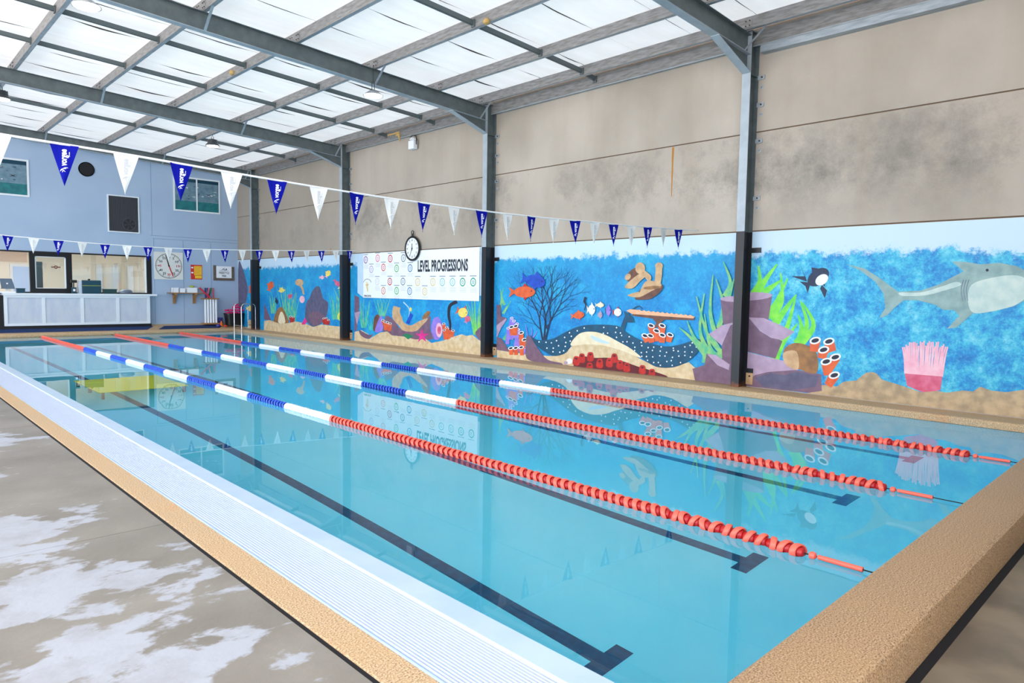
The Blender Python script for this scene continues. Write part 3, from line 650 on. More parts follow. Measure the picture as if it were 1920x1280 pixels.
# small plain fishes
M.fish(390, 395, 150, 96, 'p_royal', rot=12); M.fish(315, 470, 160, 84, 'p_orange', finm='p_red')
M.fish(690, 630, 84, 52, 'p_orange', rot=-8); M.fish(780, 592, 52, 74, 'p_white', 'p_cream'); M.fish(840, 560, 54, 34, 'p_cream'); M.fish(840, 628, 30, 46, 'p_lilac'); M.fish(896, 600, 36, 70, 'p_violet', 'p_navy'); M.fish(960, 610, 56, 58, 'p_white', 'p_red', finm='p_red')
M.stroke([(738, 505), (728, 535), (740, 560), (728, 596)], 15, 5, 'p_ink')
# right rocks and weed
for p in ([(1600, 900), (1530, 740), (1560, 480)], [(1640, 780), (1600, 600), (1620, 350)], [(1660, 720), (1690, 560), (1640, 380)], [(1700, 500), (1740, 400), (1690, 260)], [(1690, 900), (1580, 760), (1505, 500)], [(1620, 920), (1500, 800), (1440, 670)],
          [(1600, 950), (1480, 800), (1385, 715)], [(1720, 520), (1740, 470), (1765, 380)], [(1680, 930), (1600, 850), (1560, 620)], [(1560, 960), (1560, 860), (1510, 800)], [(1650, 930), (1660, 860), (1600, 760)]): M.blade(p, 38, 'p_seagreen')
M.poly([(1672, 520), (1800, 510), (1800, 700), (1740, 700), (1690, 690)], 'p_mauve'); M.ell(1770, 518, 100, 20, 'p_lilac'); M.poly([(1590, 760), (1680, 700), (1800, 670), (1800, 700), (1680, 840)], 'p_lilac')
M.poly([(1680, 840), (1740, 700), (1800, 680), (1800, 1150), (1690, 1100)], 'p_mauve'); M.poly([(1478, 1000), (1560, 975), (1575, 895), (1640, 905), (1735, 965), (1740, 1130), (1495, 1080)], 'p_mauve'); M.poly([(1578, 897), (1640, 905), (1735, 970), (1730, 1010), (1650, 975)], 'p_lilac')
M.done()

# ---- second bay: below the banner
M = Mural(6, 'wall_mural', 'painted mural bay below the level progressions banner, with starfish and purple shell', COLY[1]+.01, COLY[2]-.01, 'mural_water')
M.poly([(505, 330), (560, 330), (560, 725), (505, 680)], 'p_sky'); M.poly([(1545, 285), (1600, 280), (1600, 705), (1545, 705)], 'p_sky')
def weed(M, x, y, h, n, m1, m2, sp=14, w=12):
    for k in range(n):
        t = (k-(n-1)/2); a = x+t*sp; M.blade([(x+t*sp*.4, y), (a+random.uniform(-8, 8), y-h*.5), (a+t*sp*.5+random.uniform(-12, 12), y-h*random.uniform(.75, 1))], w, m1 if k % 2 else m2)
weed(M, 560, 980, 250, 7, 'p_seagreen', 'p_teal'); weed(M, 715, 880, 180, 8, 'p_seagreen', 'p_teal'); weed(M, 620, 1000, 130, 5, 'p_teal', 'p_teal'); weed(M, 1530, 1040, 330, 10, 'p_seagreen', 'p_green')
M.poly([(480, 700), (520, 720), (520, 800), (500, 1000), (480, 1010)], 'p_mauve'); M.poly([(480, 850), (530, 840), (500, 960)], 'p_lilac'); M.poly([(740, 900), (770, 880), (830, 930), (880, 990), (1000, 1000), (1080, 930), (1130, 880), (1130, 1000), (1140, 1080), (760, 1060)], 'p_mauve', True)
M.poly([(1520, 1010), (1600, 960), (1600, 1110), (1530, 1060)], 'p_mauve', True); M.poly([(1560, 930), (1600, 850), (1600, 960)], 'p_lilac')
M.poly([(480, 1015), (540, 1000), (620, 1050), (600, 1080), (700, 1020), (760, 1012), (800, 1045), (900, 1055), (1000, 1080), (1090, 1075), (1140, 1110), (1240, 1090), (1330, 1055), (1400, 1035), (1440, 1050), (1490, 1040), (1540, 1080), (1580, 1105), (1600, 1110), (1600, 1400), (480, 1400)], 'p_sand')
M.poly([(520, 1000), (600, 1040), (640, 1035), (600, 1075), (540, 1050)], 'p_mauve', True)
M.stroke([(845, 800), (835, 850), (855, 905)], 60, 70, 'p_tan'); M.poly([(805, 870), (880, 880), (900, 930), (960, 960), (1040, 920), (1110, 900), (1060, 960), (1000, 1010), (900, 1005), (860, 960), (820, 920)], 'p_tan', True); M.poly([(1060, 890), (1100, 840), (1130, 845), (1110, 890), (1070, 905)], 'p_brown', True)
M.poly([(640, 1000), (650, 890), (690, 870), (700, 960), (680, 1000)], 'p_shell', True); M.poly([(655, 1010), (700, 880), (720, 905), (720, 1000)], 'p_violet', True)
for x, y, bx, by in ((722, 915, 735, 960), (742, 930, 745, 1000), (762, 935, 762, 1000), (785, 945, 780, 1010), (1245, 945, 1255, 1080), (1270, 975, 1275, 1080), (1298, 985, 1290, 1075), (1325, 1005, 1315, 1060), (1250, 1000, 1260, 1080)): M.tubec(x, y, bx, by, 26, rx=14)
M.ell(1185, 985, 46, 100, 'p_violet'); M.ell(1205, 1000, 28, 62, 'p_pink'); M.ell(1207, 1002, 16, 34, 'p_rose')
st = []
for k in range(10):
    a = -math.pi/2+k*math.pi/5; r = 62 if k % 2 == 0 else 22; st.append((1060+r*math.cos(a), 1050+r*math.sin(a)*1.05))
M.poly(st, 'p_magenta'); M.poly([(890, 1040), (930, 1030), (985, 1050), (940, 1080)], 'p_deepgreen')
M.stroke([(1360, 755), (1300, 790), (1288, 870), (1300, 940), (1300, 1000)], 30, 16, 'p_ink'); M.fish(1410, 850, 90, 90, 'p_yellow', 'p_orange', rot=20, finm='p_orange'); M.fish(1450, 905, 60, 50, 'p_rose', 'p_lilac', rot=-60)
M.blade([(900, 760), (950, 820), (940, 900)], 10, 'p_sky'); M.ell(962, 822, 9, 18, 'p_yellow'); M.poly([(920, 940), (960, 850), (985, 870), (950, 950)], 'p_royal')
M.done()

# ---- first bay, between the two farther columns
M = Mural(5, 'wall_mural', 'painted mural bay with grey rock mound and kelp, between the two farther columns', COLY[2]+.01, COLY[3]-.01, 'mural_water')
weed(M, 1370, 1060, 360, 8, 'p_seagreen', 'p_teal', 18, 16); weed(M, 1440, 1080, 300, 6, 'p_teal', 'p_seagreen', 18, 16); weed(M, 1240, 1000, 220, 4, 'p_teal', 'p_seagreen', 20, 20); weed(M, 1960, 1080, 420, 8, 'p_green', 'p_seagreen', 20, 18); weed(M, 1860, 1060, 300, 6, 'p_seagreen', 'p_teal', 20, 18)
M.poly([(1150, 900), (1175, 960), (1220, 1070), (1150, 1060)], 'p_mauve'); M.poly([(1250, 1100), (1270, 980), (1320, 935), (1360, 990), (1390, 1100)], 'p_brown', True); M.poly([(1290, 1090), (1310, 990), (1340, 1000), (1360, 1090)], 'p_cream', True)
M.poly([(1560, 1040), (1570, 900), (1600, 850), (1640, 760), (1700, 730), (1740, 850), (1790, 900), (1760, 1060), (1660, 1130), (1600, 1110)], 'p_grey', True); M.poly([(1590, 1010), (1680, 980), (1760, 1050), (1650, 1120)], 'p_mauve', True)
for x, y, bx, by in ((1412, 1030, 1420, 1090), (1440, 1035, 1440, 1095), (1745, 1050, 1752, 1110), (1770, 1045, 1775, 1110), (1792, 1065, 1790, 1115)): M.tubec(x, y, bx, by, 28, 'p_red', rx=13)
M.poly([(1150, 1075), (1200, 1065), (1300, 1100), (1380, 1098), (1470, 1080), (1560, 1100), (1640, 1135), (1720, 1110), (1800, 1120), (1900, 1130), (2000, 1110), (2120, 1100), (2120, 1500), (1150, 1400)], 'p_sand')
M.ell(1925, 1030, 42, 48, 'p_yellow'); M.ell(1925, 1040, 30, 34, 'p_green'); M.poly([(1520, 1110), (1560, 1040), (1580, 1080), (1560, 1110)], 'p_magenta')
M.fish(1215, 720, 90, 60, 'p_orange', rot=-70); M.fish(1325, 770, 46, 60, 'p_yellow', rot=80); M.ell(1502, 690, 42, 34, 'p_tan'); M.stroke([(1510, 710), (1535, 760), (1545, 810)], 26, 14, 'p_tan'); M.ell(1530, 860, 26, 36, 'p_pink')
M.fish(1410, 830, 40, 50, 'p_rose', rot=40); M.fish(1275, 880, 60, 26, 'p_darkblue', rot=80); M.fish(1790, 600, 70, 50, 'p_yellow', 'p_pink', rot=-60); M.fish(1880, 700, 80, 40, 'p_rose', rot=50); M.fish(1945, 770, 90, 70, 'p_orange', 'p_cream', rot=40); M.fish(1730, 640, 44, 36, 'p_pink')
M.done()
# ---- end bay beyond the last column
M = Mural(5, 'wall_mural', 'narrow painted mural bay between the farthest column and the blue wall', COLY[3]+.01, BY-.01, 'mural_water')
M.poly([(893, 500), (930, 540), (960, 640), (985, 760), (960, 900), (893, 960)], 'p_grey', True); M.fish(1020, 740, 90, 40, 'p_orange', rot=-70); M.poly([(980, 1140), (1000, 1060), (1070, 1080), (1070, 1180), (893, 1170), (893, 1120)], 'p_sand'); M.ell(1045, 1030, 22, 60, 'p_red'); M.fish(1005, 950, 60, 50, 'p_yellow')
M.done()

# ================================================================== BANNER AND CLOCK ON THE MURAL WALL
def bz(x, y): return on_wall(660+x/7.385, 440+y/7.385)
def text_wall(b, s, p0, p1, h, m, bold=0, X=WX-.03):        # from picture-left point p0 to p1 on the wall
    wd = p0[0]-p1[0]; put_text(b, s, (X, p0[0], p0[1]), (0, -1, 0), (0, 0, 1), wd, h, m, bold)
y1, y0 = 18.93, 13.385; zt, zb = 2.775, 1.395
t = thing('wall_banner', 'wide white level progressions banner hanging on the mural under the stopwatch clock', 'banner', (WX-.026, (y0+y1)/2, (zt+zb)/2))
def off(b, t):
    for k in range(len(b.v)): b.v[k] = tuple(b.v[k][i]-t.location[i] for i in range(3))
    return b
b = MB(); b.box(WX-.026, WX-.022, y0, y1, zb, zt, 'paper')
off(b, t).build('sheet', t)
b = MB(); pa, pb = bz(922, 425), bz(1618, 425)
text_wall(b, 'LEVEL PROGRESSIONS', (pa[0], 2.17), (pb[0], 2.17), .33, 'ink', .035); off(b, t).build('heading_lettering', t)
rings = [(200, 348, 'r_purple'), (278, 478, 'r_lilac'), (365, 325, 'r_pink'), (445, 452, 'r_red'), (540, 330, 'r_crimson'), (628, 466, 'r_green'), (722, 324, 'r_grey'), (815, 462, 'r_blue'), (360, 650, 'r_pale'), (445, 775, 'r_orange'), (534, 648, 'r_crimson'),
         (628, 775, 'r_green'), (716, 648, 'r_grey'), (808, 780, 'r_blue'), (920, 655, 'r_gold'), (1018, 785, 'r_gold'), (1130, 655, 'r_gold'), (1262, 655, 'r_aqua'), (1402, 655, 'r_aqua'), (1542, 655, 'r_teal'), (1688, 655, 'r_teal')]
for x, y, m in rings:
    c = bz(x, y); b = MB(); b.ring((WX-.0275, c[0], c[1]), (1, 0, 0), .085, .115, m, 28)
    b.stroke = None
    for a in range(5):
        an = a*1.257+x; b.ring((WX-.0276, c[0]+.035*math.cos(an), c[1]+.035*math.sin(an)), (1, 0, 0), 0.002, .016, m, 8)
    off(b, t).build('level_badge', t)
b = MB()
for x, y, m in rings:
    c = bz(x, y)
    up = y < 400 or (560 < y < 700)
    b.box(WX-.0272, WX-.0268, c[0]-.13, c[0]+.13, c[1]+.15, c[1]+.17, 'r_grey')
    for q in range(4 if up else 3):
        zz = c[1]-.16-q*.035; b.box(WX-.0272, WX-.0268, c[0]-.15, c[0]+.13-.03*(q % 2), zz, zz+.010, 'faint_print')
off(b, t).build('small_print', t)
b = MB(); c = bz(222, 700)
for k in range(11):
    a = math.pi*(.15+.7*k/10); b.box(WX-.0274, WX-.027, c[0]+.24*math.cos(a)-.012, c[0]+.24*math.cos(a)+.012, c[1]+.02+.16*math.sin(a), c[1]+.05+.16*math.sin(a), 'ink')
b.tube([(WX-.028, c[0]+.02, c[1]+.1), (WX-.028, c[0], c[1]-.02), (WX-.028, c[0]-.03, c[1]-.2)], [.02, .035, .02], 'r_gold', 6); b.tube([(WX-.028, c[0]+.08, c[1]+.02), (WX-.028, c[0], c[1]-.03), (WX-.028, c[0]-.06, c[1]+.04)], .012, 'r_orange', 6)
text_wall(b, 'SWIM CENTRE', (c[0]+.19, c[1]-.36), (c[0]-.22, c[1]-.36), .06, 'ink', .02); off(b, t).build('emblem', t)

cy, cz = 16.25, 2.84
t = thing('wall_clock', 'round stopwatch-shaped wall clock with thick black rim, above the banner', 'clock', (WX-.07, cy, cz))
b = MB(); b.lathe([(.30, 0), (.345, .02), (.36, .05), (.345, .075), (.30, .06), (.295, .045)], (.045, 0, 0), (-1, 0, 0), 'black', 40); b.build('rim', t, smooth=True)
b = MB(); b.lathe([(.30, 0), (.30, .01)], (0.0, 0, 0), (-1, 0, 0), 'paper', 40); b.build('dial', t)
b = MB()
for k in range(12):
    a = k*math.pi/6; yy, zz = -.235*math.sin(a), .235*math.cos(a)
    put_text(b, str(60 if k == 0 else k*5), (-.0125, yy, zz), (0, -1, 0), (0, 0, 1), .062 if k > 1 or k == 0 else .03, .055, 'ink', .01, True)
    b.box(-.0125, -.0115, -.28*math.sin(a)-.006, -.28*math.sin(a)+.006, .28*math.cos(a)-.006, .28*math.cos(a)+.006, 'ink')
b.build('numerals', t)
b = MB(); b.tube([(-.02, 0, .14), (-.02, 0, -.06)], .008, 'black', 6); b.tube([(-.024, 0, 0), (-.024, .09, -.2)], .005, 'black', 6); b.lathe([(.02, 0), (.02, .018)], (-.01, 0, 0), (-1, 0, 0), 'black', 12); b.build('hands', t)
b = MB(); b.lathe([(.035, 0), (.035, .06)], (0, 0, .35), (0, 0, 1), 'near_black', 14)
b.tube([(0, .05*math.sin(a), .455+.05*math.cos(a)) for a in [math.pi*2*k/16 for k in range(17)]], .012, 'near_black', 6); b.build('crown_loop', t)
# fixture under the eave
t = thing('flood_light', 'small white box floodlight hanging under the eave beam above the clock', 'light', (WX-.1, 16.2, 5.75))
b = MB(); b.box(-.08, .06, -.13, .13, -.14, .10, 'white_plastic'); b.build('housing', t, bevel=.015)
b = MB(); b.tube([(0, .15, -.02), (0, .15, .2), (0, 0, .26), (0, -.15, .2), (0, -.15, -.02)], .012, 'near_black', 8); b.build('bracket', t)
b = MB(); b.lathe([(.09, 0), (.11, .03), (.07, .07)], (0, 0, .11), (0, 0, 1), 'white_plastic', 16); b.build('dome', t, smooth=True)
# patches of foam sealant on the steel
for nm, lab, p in (('foam_blob', 'brown foam sealant blob on the eave beam above the floodlight', (WX-.13, 16.9, 6.1)), ('foam_blob', 'small brown foam blob on the purlin at the top centre', (8.20, 9.25, 6.33)), ('foam_blob', 'small brown foam blob on the purlin between the rafters', (6.45, 15.9, 6.48))):
    b = MB(); prof = [(.02, -.05), (.06, -.03), (.07, .01), (.04, .05), (.01, .06)]; b.lathe(prof, (0, 0, 0), (0, 0, 1), 'foam_brown', 10)
    if p[0] > 11: b.lathe([(.005, -.2), (.03, -.08), (.05, .03)], (0, -.05, 0), (0, .2, 1), 'foam_brown', 8); b.box(-.02, .0, -.1, .5, .05, .09, 'foam_brown')
    o = b.build(nm, smooth=True, label=lab, cat='sealant', loc=p)

# ================================================================== PENNANTS
def flag_mesh(m, w=.215, h=.36):
    b = MB(); nx, nz = 4, 6
    for j in range(nz+1):
        t = j/nz
        for i in range(nx+1):
            u = (i/nx-.5)*w*(1-t); b.v.append((u, .006*math.sin(t*4+i), -h*t))
    for j in range(nz):
        for i in range(nx): p = j*(nx+1)+i; b.f.append([p, p+1, p+nx+2, p+nx+1]); b.fm.append(b.mi(m))
    return b.mesh('flag')
def logo_mesh(m, big=True):
    b = MB(); put_text(b, 'vorgee', (.033, -.011, -.185), (0, 0, 1), (-1, 0, 0), .145, .052, m, .03)
    b.v = [(v[0], v[1], v[2]) for v in b.v]
    put_text(b, 'SWIM', (.040, -.011, -.10), (0, 0, 1), (-1, 0, 0), .04, .008, m, .02)
    for s_, r in ((0, 0), (1, .014)):
        pts = []
        for k in range(9):
            a = -.9+k*.28; pts.append((.012-r+.030*math.cos(a+1.9), -.011, -.225+.030*math.sin(a+1.9)-r*.7))
        for k in range(8, -1, -1):
            a = -.9+k*.28; w_ = .010*math.sin(math.pi*k/8); pts.append((.012-r+(.030-w_)*math.cos(a+1.9), -.011, -.225+(.030-w_)*math.sin(a+1.9)-r*.7))
        b.face(pts, m)
    b.tube([(.004, -.012, -.235), (-.006, -.012, -.222), (-.016, -.012, -.24)], .003, m, 4)
    return b.mesh('logo')
fb, fw, lb, lw = flag_mesh('flag_blue'), flag_mesh('flag_white'), logo_mesh('logo_white'), logo_mesh('logo_grey')
def pennants(lab, y, xs, zf, first_blue, xl, xr):
    t = thing('pennant_line', lab, 'bunting', (0, y, 2.8), group='backstroke pennant lines')
    X = [xl]+[xs[0]-.6]+list(np.linspace(xs[0]-.3, xs[-1]+.2, 60))+[xr]
    b = MB(); b.tube([(x, 0, zf(x)-2.8) for x in X], .0105, 'cord_white', 6); b.build('cord', t)
    for k, x in enumerate(xs):
        blue = (k % 2 == 0) == first_blue
        o = bpy.data.objects.new('flag', fb if blue else fw); COL.objects.link(o); o.parent = t; o.location = (x, -.004, zf(x)-2.8-.004)
        s = (zf(x+.1)-zf(x-.1))/.2; o.rotation_euler = (random.uniform(-.05, .05), -math.atan(s), random.uniform(-.22, .22)); o['label'] = 'blue flag with white lettering' if blue else 'plain white flag'
        l = bpy.data.objects.new('logo', lb if blue else lw); COL.objects.link(l); l.parent = o
    return t
def interp(P):
    xs, zs = [p[0] for p in P], [p[1] for p in P]
    return lambda x: float(np.interp(x, xs, zs))
za = interp([(-6.9, 3.6), (0, 2.92), (.96, 2.88), (1.88, 2.855), (2.83, 2.815), (3.73, 2.78), (4.69, 2.755), (5.64, 2.745), (6.58, 2.74), (7.52, 2.75), (8.48, 2.775), (9.43, 2.79), (10.37, 2.82), (11.33, 2.85), (11.75, 2.875)])
pennants('nearer line of blue and white pennants strung across the pool, high in front', 7.1, [-.04+.483*k for k in range(-3, 24) if -.04+.483*k < 11.4], za, True, -6.98, WX)
zb_ = interp([(-6.9, 3.3), (2.69, 2.75), (3.69, 2.705), (4.66, 2.67), (5.65, 2.66), (6.62, 2.66), (7.62, 2.69), (8.59, 2.73), (9.57, 2.77), (10.53, 2.82), (11.51, 2.87), (11.75, 2.88)])
pennants('farther line of blue and white pennants over the far end of the pool', 19.4, [.24+.490*k for k in range(-1, 24) if .24+.49*k < 11.6], zb_, True, -6.98, WX)

# ================================================================== LANE ROPES
def float_geo(ma, mb, white=False):
    b = MB(); R0, R1, n = .055, .050, 14; L_ = .046
    prof = [(R1, -L_/2), (R0, -L_/2+.004), (R0, L_/2-.004), (R1, L_/2)]
    i = len(b.v)
    for r, h in [(R1, -L_/2), (R0, -L_/2+.006), (R0+.003, 0), (R0, L_/2-.006), (R1, L_/2), (R1-.004, L_/2), (R1-.004, -L_/2)]:
        for a in range(n):
            an = 2*math.pi*a/n; b.v.append((r*math.cos(an), h+r*math.sin(an)*.42, r*math.sin(an)))
    rows = 7; k = b.mi(ma)
    for j in range(rows):
        for a in range(n):
            j2 = (j+1) % rows; b.f.append([i+j*n+a, i+j*n+(a+1) % n, i+j2*n+(a+1) % n, i+j2*n+a]); b.fm.append(k)
    for a in range(5):                 # angled spokes between hub and ring
        an = 2*math.pi*a/5+.3; c, s = math.cos(an), math.sin(an); c2, s2 = math.cos(an+.5), math.sin(an+.5)
        b.face([(c*.012, -.022, s*.012), (c*.045, -.022+s*.012, s*.045), (c2*.045, .022+s2*.012, s2*.045), (c2*.012, .022, s2*.012)], mb)
    b.lathe([(.024, -.044), (.037, -.036), (.037, .036), (.024, .044)], (0, 0, 0), (0, 1, 0), mb, 8)
    if white: b.lathe([(.050, -.046), (.052, -.03), (.052, .03), (.050, .046)], (0, 0, 0), (0, 1, 0), ma, 14)
    return b
FM = {}
for nm, a, c, w_ in (('red', 'float_red', 'float_red_deep', False), ('blue', 'float_blue', 'float_blue_deep', False), ('white', 'float_white', 'float_white', True)):
    bb = float_geo(a, c, w_); FM[nm] = (bb, bb.mesh('float', True))
def lane_rope(lab, x, yend):
    zc = ZW+.018; t = thing('lane_rope', lab, 'lane rope', (x, 0, zc), group='floating lane ropes')
    b = MB(); b.tube([(0, PY0+.01, .0), (0, 14, 0), (0, PY1, 0)], .005, 'near_black', 6); b.build('cable', t)
    P = .088; y = yend; k = 0; rest = MB()
    while y < PY1-.6:
        c = 'red' if y < 8.25 or y > 21.5 else ('white' if int((y-8.25)/1.325) % 2 == 0 else 'blue')
        rx = random.uniform(-.25, .25); ry = random.uniform(-.35, .35) if y > 2.9 else random.uniform(0, 6.28)
        if k < 99:
            o = bpy.data.objects.new('float', FM[c][1]); COL.objects.link(o); o.parent = t; o.location = (0, y, random.uniform(-.003, .003)); o.rotation_euler = (0, ry if c != 'white' else 0, 0)
            if c != 'red': o['label'] = c+' float'
        else:
            src = FM[c][0]; i = len(rest.v); cy_, sy_ = math.cos(ry), math.sin(ry)
            rest.v += [(v[0]*cy_+v[2]*sy_, v[1]+y, -v[0]*sy_+v[2]*cy_) for v in src.v]
            for f, fm in zip(src.f, src.fm): rest.f.append([i+q for q in f]); rest.fm.append(rest.mi(src.ms[fm]))
        y += P; k += 1
    rest.build('float', t, smooth=True, kind='stuff')
    b = MB(); b.lathe([(.006, -.026), (.022, -.018), (.028, 0), (.022, .018), (.006, .026)], (0, yend-.10, 0), (0, 1, 0), 'float_red', 14); b.build('stop_ball', t, smooth=True)
    b = MB(); b.lathe([(.017, 0), (.017, .25), (.013, .252), (.016, .26), (.016, .28), (.012, .285)], (0, yend-.42, 0), (0, 1, 0), 'float_red', 12); b.build('tension_sleeve', t, smooth=True)
lane_rope('red, white and blue lane rope nearest the white grate edge', 4.61, 1.93)
lane_rope('middle one of the three red, white and blue lane ropes', 6.77, 2.10)
lane_rope('red, white and blue lane rope nearest the mural wall', 8.93, 1.93)

# ================================================================== IN THE POOL
t = thing('teaching_platform', 'yellow submerged teaching platform standing on the pool floor at the left', 'platform', (3.80, 14.3, D), .0)
b = MB(); b.box(-.75, .72, -.95, .95, .72, .77, 'yellow_board'); b.build('deck_board', t)
for sx_ in (-.68, .66):
    for sy_ in (-.88, 0, .88):
        b = MB(); b.tube([(sx_, sy_, 0), (sx_, sy_, .72)], .03, 'mesh_line', 10); b.build('leg', t)
t = thing('pool_ladder', 'stainless steel pool ladder with two looped handrails in the far corner', 'ladder', (11.1, 27, 0))
for yy, nm in ((-.35, ''), (.35, '')):
    b = MB(); pts = [(-.06, yy, -1.0), (-.06, yy, .85)]+[(-.06+.14-.14*math.cos(a), yy, .85+.17*math.sin(a)) for a in (.4, .8, 1.2, 1.57)]+[(.36+.14*math.sin(a), yy, .85+.17*math.cos(a)) for a in (0, .4, .8, 1.2, 1.57)]+[(.50, yy, .005)]
    b.tube(pts, .02, 'chrome', 12); b.build('handrail', t, smooth=True)
    b = MB(); b.lathe([(.05, 0), (.045, .015), (.025, .02)], (.50, yy, .002), (0, 0, 1), 'chrome', 16); b.build('floor_flange', t)
for z in (.16, -.3, -.6, -.9):
    b = MB(); b.box(-.10, -.02, -.35, .35, z, z+.025, 'chrome')
    if z > 0: b = MB(); b.tube([(-.06, -.35, z), (-.06, .35, z)], .014, 'chrome', 8); b.tube([(.5, -.35, z), (.5, .35, z)], .014, 'chrome', 8)
    b.build('crossbar' if z > 0 else 'step', t)

# ================================================================== LAMPS
def lamp(x, y, z, lab, drop, disc=False):
    t = thing('high_bay_lamp', lab, 'lamp', (x, y, z), group='round high bay lamps')
    if disc:
        b = MB(); b.lathe([(.08, .09), (.11, .07), (.205, .0), (.21, -.012), (.19, -.008)], (0, 0, 0), (0, 0, 1), 'lamp_metal', 28); b.build('reflector', t, smooth=True)
        b = MB(); b.lathe([(.185, -.012), (.165, -.03)], (0, 0, 0), (0, 0, 1), 'lamp_on', 28); b.build('diffuser', t)
    else:
        b = MB(); b.lathe([(.05, .20), (.13, .17), (.15, .06), (.19, .03), (.20, -.01), (.17, -.012)], (0, 0, 0), (0, 0, 1), 'lamp_body', 24); b.build('housing', t, smooth=True)
        b = MB()
        for k in range(12):
            a = k*math.pi/6; b.box(.13*math.cos(a)-.006, .13*math.cos(a)+.006, .13*math.sin(a)-.006, .13*math.sin(a)+.006, .06, .18, 'lamp_body')
        b.build('cooling_fins', t); b = MB(); b.lathe([(.17, -.012), (.165, -.028)], (0, 0, 0), (0, 0, 1), 'lamp_on', 24); b.build('diffuser', t)
    b = MB(); b.tube([(-.03, 0, .1), (-.03, 0, .26), (0, 0, .30), (.03, 0, .26), (.03, 0, .1)], .007, 'near_black', 6); b.tube([(0, 0, .3), (0, 0, drop)], .006, 'near_black', 6); b.build('hanger', t)
lamp(8.12, 12.72, 5.72, 'round lit ceiling lamp hanging beside the second rafter, nearest the mural', .62, True)
lamp(8.25, 21.9, 5.98, 'round lit ceiling lamp with dark finned body near the far blue wall', .36)
lamp(2.83, 12.5, 5.95, 'round lit ceiling lamp hanging at the top left of the roof', .56, True)
lamp(2.80, 20.4, 6.02, 'lit ceiling lamp at the left edge, half out of view', .6)

# ================================================================== BACK WALL THINGS
Y = BY
def P_(px, py, y=Y): return on_back(px, py, y)
# reception window
t = thing('window_1', None, None, (0, Y, 0)); tag(t, kind='structure')
b = MB(); x0, x1, z0, z1 = RW; F = -.03, .10
def fr(xa, xb, za, zb, m='black_frame', ya=-.03, yb=.1): b.box(xa, xb, ya, yb, za, zb, m)
fr(x0, x1, z1-.05, z1); fr(x0, x1, z0-.03, z0+.05); fr(x1-.17, x1, z0+.05, z1-.05); fr(x0, x0+.1, z0+.05, z1-.05); fr(4.55, 4.70, z0+.05, z1-.05); fr(5.62, 5.80, z0+.05, z1-.05); fr(4.70, 5.62, z1-.17, z1-.05); fr(4.70, 5.62, z0+.05, z0+.17)
fr(4.70, 4.74, z0+.15, z1-.15, 'white_trim', .0, .05); fr(5.58, 5.62, z0+.15, z1-.15, 'white_trim', .0, .05); fr(4.70, 5.62, z1-.2, z1-.17, 'white_trim', .0, .05); fr(4.70, 5.62, z0+.17, z0+.19, 'white_trim', 0, .05); fr(8.2, 8.245, z0+.05, z1-.05, 'white_trim', -.01, .05)
b.build('window_frame', t)
# thin glass pane
g = bpy.data.materials.new('pane'); g.use_nodes = True; nt = g.node_tree; nt.nodes.remove(nt.nodes['Principled BSDF'])
tr = nt.nodes.new('ShaderNodeBsdfTransparent'); gs = nt.nodes.new('ShaderNodeBsdfGlossy'); gs.inputs['Roughness'].default_value = .02; mx = nt.nodes.new('ShaderNodeMixShader'); mx.inputs[0].default_value = .12
tr.inputs[0].default_value = (.93, .96, .96, 1)
nt.links.new(tr.outputs[0], mx.inputs[1]); nt.links.new(gs.outputs[0], mx.inputs[2]); nt.links.new(mx.outputs[0], nt.nodes['Material Output'].inputs[0]); MATS['pane'] = g
b = MB(); b.box(4.72, 5.6, .02, .026, z0+.17, z1-.17, 'pane'); b.build('glass', t); b = MB(); b.box(5.8, 8.24, .06, .066, z0+.05, z1-.05, 'pane'); b.build('glass', t)
# counter front below the window
t = thing('counter_front', 'white framed panelled counter front below the reception window', 'counter', (0, Y-.02, 0))
b = MB(); zt, zb = 1.33, .24
b.box(3.72, 8.5, -.32, .01, 1.28, 1.35, 'white_trim'); b.build('ledge', t)
xs = [3.80, 4.87, 6.03, 7.17, 8.21]
b = MB(); b.box(3.76, 8.27, -.24, -.2, .22, 1.28, 'panel_grey'); b.build('infill_panels', t)
b = MB()
for x in xs: b.box(x-.05, x+.05, -.27, -.2, .24, 1.28, 'white_trim')
b.box(3.75, 8.26, -.272, -.2, 1.2, 1.28, 'white_trim'); b.box(3.75, 8.26, -.272, -.2, .24, .32, 'white_trim'); b.build('batten_frame', t)
b = MB(); b.box(3.5, 8.30, -.262, .0, .12, .239, 'black'); b.box(3.45, 3.74, -.25, 0, .12, 1.28, 'black'); b.build('plinth', t)
# room behind the window
b = MB(); b.box(-1, 9, 32.0, 32.1, .1, 3.4, 'room_white'); b.box(-1, -.9, Y+.12, 32, .1, 3.4, 'room_white'); b.box(8.9, 9, Y+.12, 32, .1, 3.4, 'room_white'); b.box(-1, 9, Y+.12, 32, .05, .1, 'room_sand'); b.box(-1, 9, Y+.12, 32, 3.0, 3.05, 'room_white')
b.box(-.9, 5.0, 31.95, 31.99, 2.5, 2.98, 'room_sand'); struct(b, 'wall_office')
for k, (xa, xb, m, lab) in enumerate([(4.55, 5.2, 'room_blue', ''), (3.45, 3.9, 'room_blue', ''), (2.2, 3.0, 'room_blue', '')]):
    b = MB(); b.box(xa-.1, xb+.1, 31.93, 31.99, .1, 2.42, 'white_trim'); b.box(xa, xb, 31.9, 31.94, .1, 2.32, m); struct(b, f'door_{k+1}')
for k, xa in enumerate((7.3, 7.9, 8.45)):
    b = MB(); b.box(xa, xa+.22, 31.9, 31.99, .9, 2.5, 'white_trim'); struct(b, f'trim_{8+k}')
t = thing('office_fill_light', 'unseen light strip added to brighten the office behind the reception window', 'lamp', (5.2, 28.95, 2.98))  # hidden strip added behind the window head to light the room
